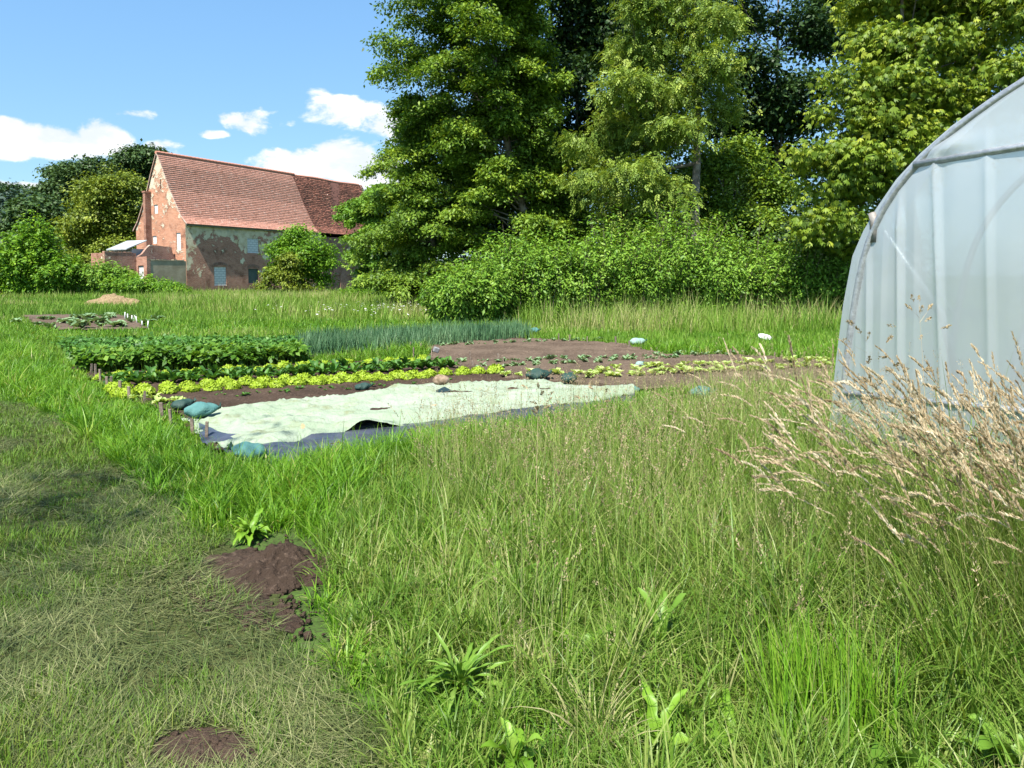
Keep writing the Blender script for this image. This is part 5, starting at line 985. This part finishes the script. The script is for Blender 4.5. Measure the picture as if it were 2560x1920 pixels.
# ------------------------------------------------------------------ big-leaved weeds in the foreground
M['dock'] = LM('leaf_dock', (.06, .15, .012), (.11, .23, .018), (.16, .30, .025), (.22, .35, .05), transl=.3, rough=.4)
M['plantain'] = LM('leaf_plantain', (.06, .14, .014), (.10, .20, .022), (.145, .26, .035), (.20, .31, .06), transl=.25, rough=.4)
def weed(name, label, px, nl, L, W, up, mat, seed, group=None, s=1.):
    f = rosette(seed, nl, L, W, up, '', 'x', 14, .3); o = npmesh(name, f[0], f[1], M[mat], rnd=f[2], smooth=True); p = G(*px); o.location = p; o.scale = (s, s, s); o.rotation_euler[2] = seed; tag(o, label, 'weed', group); return o
W_ = 'broad-leaved weeds in the meadow edge'
weed('plantain_plant', 'large ribwort plantain rosette at the edge of the cut grass', (1150, 1740), 46, .27, .020, 1.35, 'plantain', 4, W_)
weed('dock_plant', 'dock with broad drooping leaves under the plantain rosette', (1120, 1775), 6, .22, .05, .8, 'dock', 11, W_)
weed('dandelion_plant', 'bright green broad-leaved weed behind the soil heap', (625, 1345), 26, .20, .042, 1.05, 'dock', 21, W_)
weed('plantain_plant', 'plantain with folded leaves deep in the tall meadow grass', (1255, 1500), 20, .36, .03, 1.25, 'plantain', 33, W_)
weed('dock_plant', 'dock with a curled pale leaf in the meadow centre', (1440, 1660), 8, .24, .05, .8, 'dock', 42, W_)
weed('dock_plant', 'dock holding one upright dark round leaf', (1650, 1680), 5, .34, .06, 1.45, 'plantain', 50, W_)
weed('dock_plant', 'dock with upright oblong leaf rising at the picture foot', (1640, 1880), 8, .26, .045, 1.35, 'dock', 57, W_)
weed('dock_plant', 'dock whose leaf leans over before the fresh grass tuft', (1830, 1870), 9, .22, .045, .95, 'dock', 61, W_)
weed('dock_plant', 'largest dock with one broad crinkled leaf at the picture foot', (2260, 1960), 7, .27, .075, 1.3, 'plantain', 66, W_)
weed('dock_plant', 'dock with broad leaves in the bottom corner by the reeds', (2530, 1960), 8, .25, .065, 1.2, 'plantain', 71, W_)
weed('dock_plant', 'low dock plant with jagged leaves beside the cut grass', (910, 1690), 9, .13, .032, .7, 'dock', 78, W_)
weed('dock_plant', 'narrow upright dock at the picture foot left of the crinkled leaf', (1290, 1925), 9, .20, .036, 1.3, 'dock', 83, W_)
# fresh young grass tuft
k = 420; c0 = G(2060, 1850)[:2]; P = c0+rng.normal(0, 1, (k, 2))*np.array([.10, .07])
v = blades(Z0(P), np.clip(N(.34, .06, k), .15, .5), np.full(k, .008), N(1.9, .9, k), np.abs(N(.12, .08, k)), np.abs(N(.25, .15, k)), np.clip(N(.58, .16, k), 0, 1), 4)
tag(npmesh('grass_tuft', v[0], v[1], M['fresh'], rnd=v[2]), 'tuft of broad fresh yellow green grass blades at the picture foot', 'grass tuft')
# tall cocksfoot stems before the tunnel
for i, (px, py, h, a, lab) in enumerate([(2225, 1500, 1.34, 2.5, 'tallest cocksfoot stem standing before the tunnel corner'), (2290, 1500, 1.15, 2.9, 'cocksfoot stem leaning across the tunnel crossbar'), (2320, 1480, 1.42, 1.6, 'single cocksfoot stem rising alone before the tunnel film'), (1340, 1330, .86, 1.4, 'dark cocksfoot stem standing up before the fleece'), (1500, 1250, .8, 2., 'branched cocksfoot stem before the far end of fleece')]):
    p = G(px, py); A1 = lambda x: np.array([x], float)
    sv, tip, d_ = stems(np.array([p]), A1(h), A1(a), A1(.03), A1(.16), A1(.005), A1(.55), 6); parts = [sv]
    for b in range(11):
        f = random.uniform(.78, 1.0); t0_ = p+(tip[0]-p)*f; dd = unit(np.array([random.gauss(0, .7), random.gauss(0, .7), random.uniform(.2, 1.1)])); ln = random.uniform(.03, .15)*(1.15-f)*4
        if b < 4: ln = .01
        st = blades(np.array([t0_]), A1(ln), A1(.0025), A1(math.atan2(dd[1], dd[0])), A1(math.acos(dd[2])), A1(.1), A1(.6), 2); parts.append(st)
        parts.append(heads(np.array([t0_+dd*ln]), dd[None], A1(.045), A1(.010), 34, A1(random.uniform(.1, .7)), A1(.1), .4, (.009, .0034)))
    v = merge(parts); tag(npmesh('cocksfoot_stem', v[0], v[1], M['panicle'], rnd=v[2]), lab, 'grass stem', 'tall cocksfoot stems')

# tree standing behind the photographer's left shoulder; its thin crown dapples the lawn
bl2 = [(np.array([-6.3, -1.2, 8.2]), np.array([2.2, 1.9, 1.2])), (np.array([-5.1, .0, 8.6]), np.array([1.3, 1.2, .9])), (np.array([-8.0, .1, 7.6]), np.array([1.8, 1.6, 1.]))]
tree('birch', 'thin-crowned tree outside the frame shading the mown lawn', 'tree', np.array([-7.4, -3.0, 0]), bl2, M['leaf_beech'], M['bark_pale'], 130, 20, .42, .09, .055, r0=.12, shell=.1, limbs=3, twigs=20)

# small white flowers in the grass before the layered tree
k = 260; c0 = G(960, 792)[:2]; P = c0+rng.normal(0, 1, (k, 2))*np.array([1.5, 2.2]); z = rng.uniform(.28, .5, k); a = rng.uniform(0, 6.3, (k, 1)); r_ = rng.uniform(.02, .05, (k, 1)); C = np.column_stack([P, z]); q = np.concatenate([np.cos(a), np.sin(a), np.zeros((k, 1))], 1)*r_; w2 = np.concatenate([-np.sin(a), np.cos(a), np.full((k, 1), .3)], 1)*r_
V = np.stack([C-q, C-w2, C+q, C+w2], 1).reshape(-1, 3); tag(npmesh('white_flowers', V, np.arange(k*4).reshape(-1, 4), M['white']), 'scattered small white flowers in the far meadow grass', 'flowers', kind='stuff')
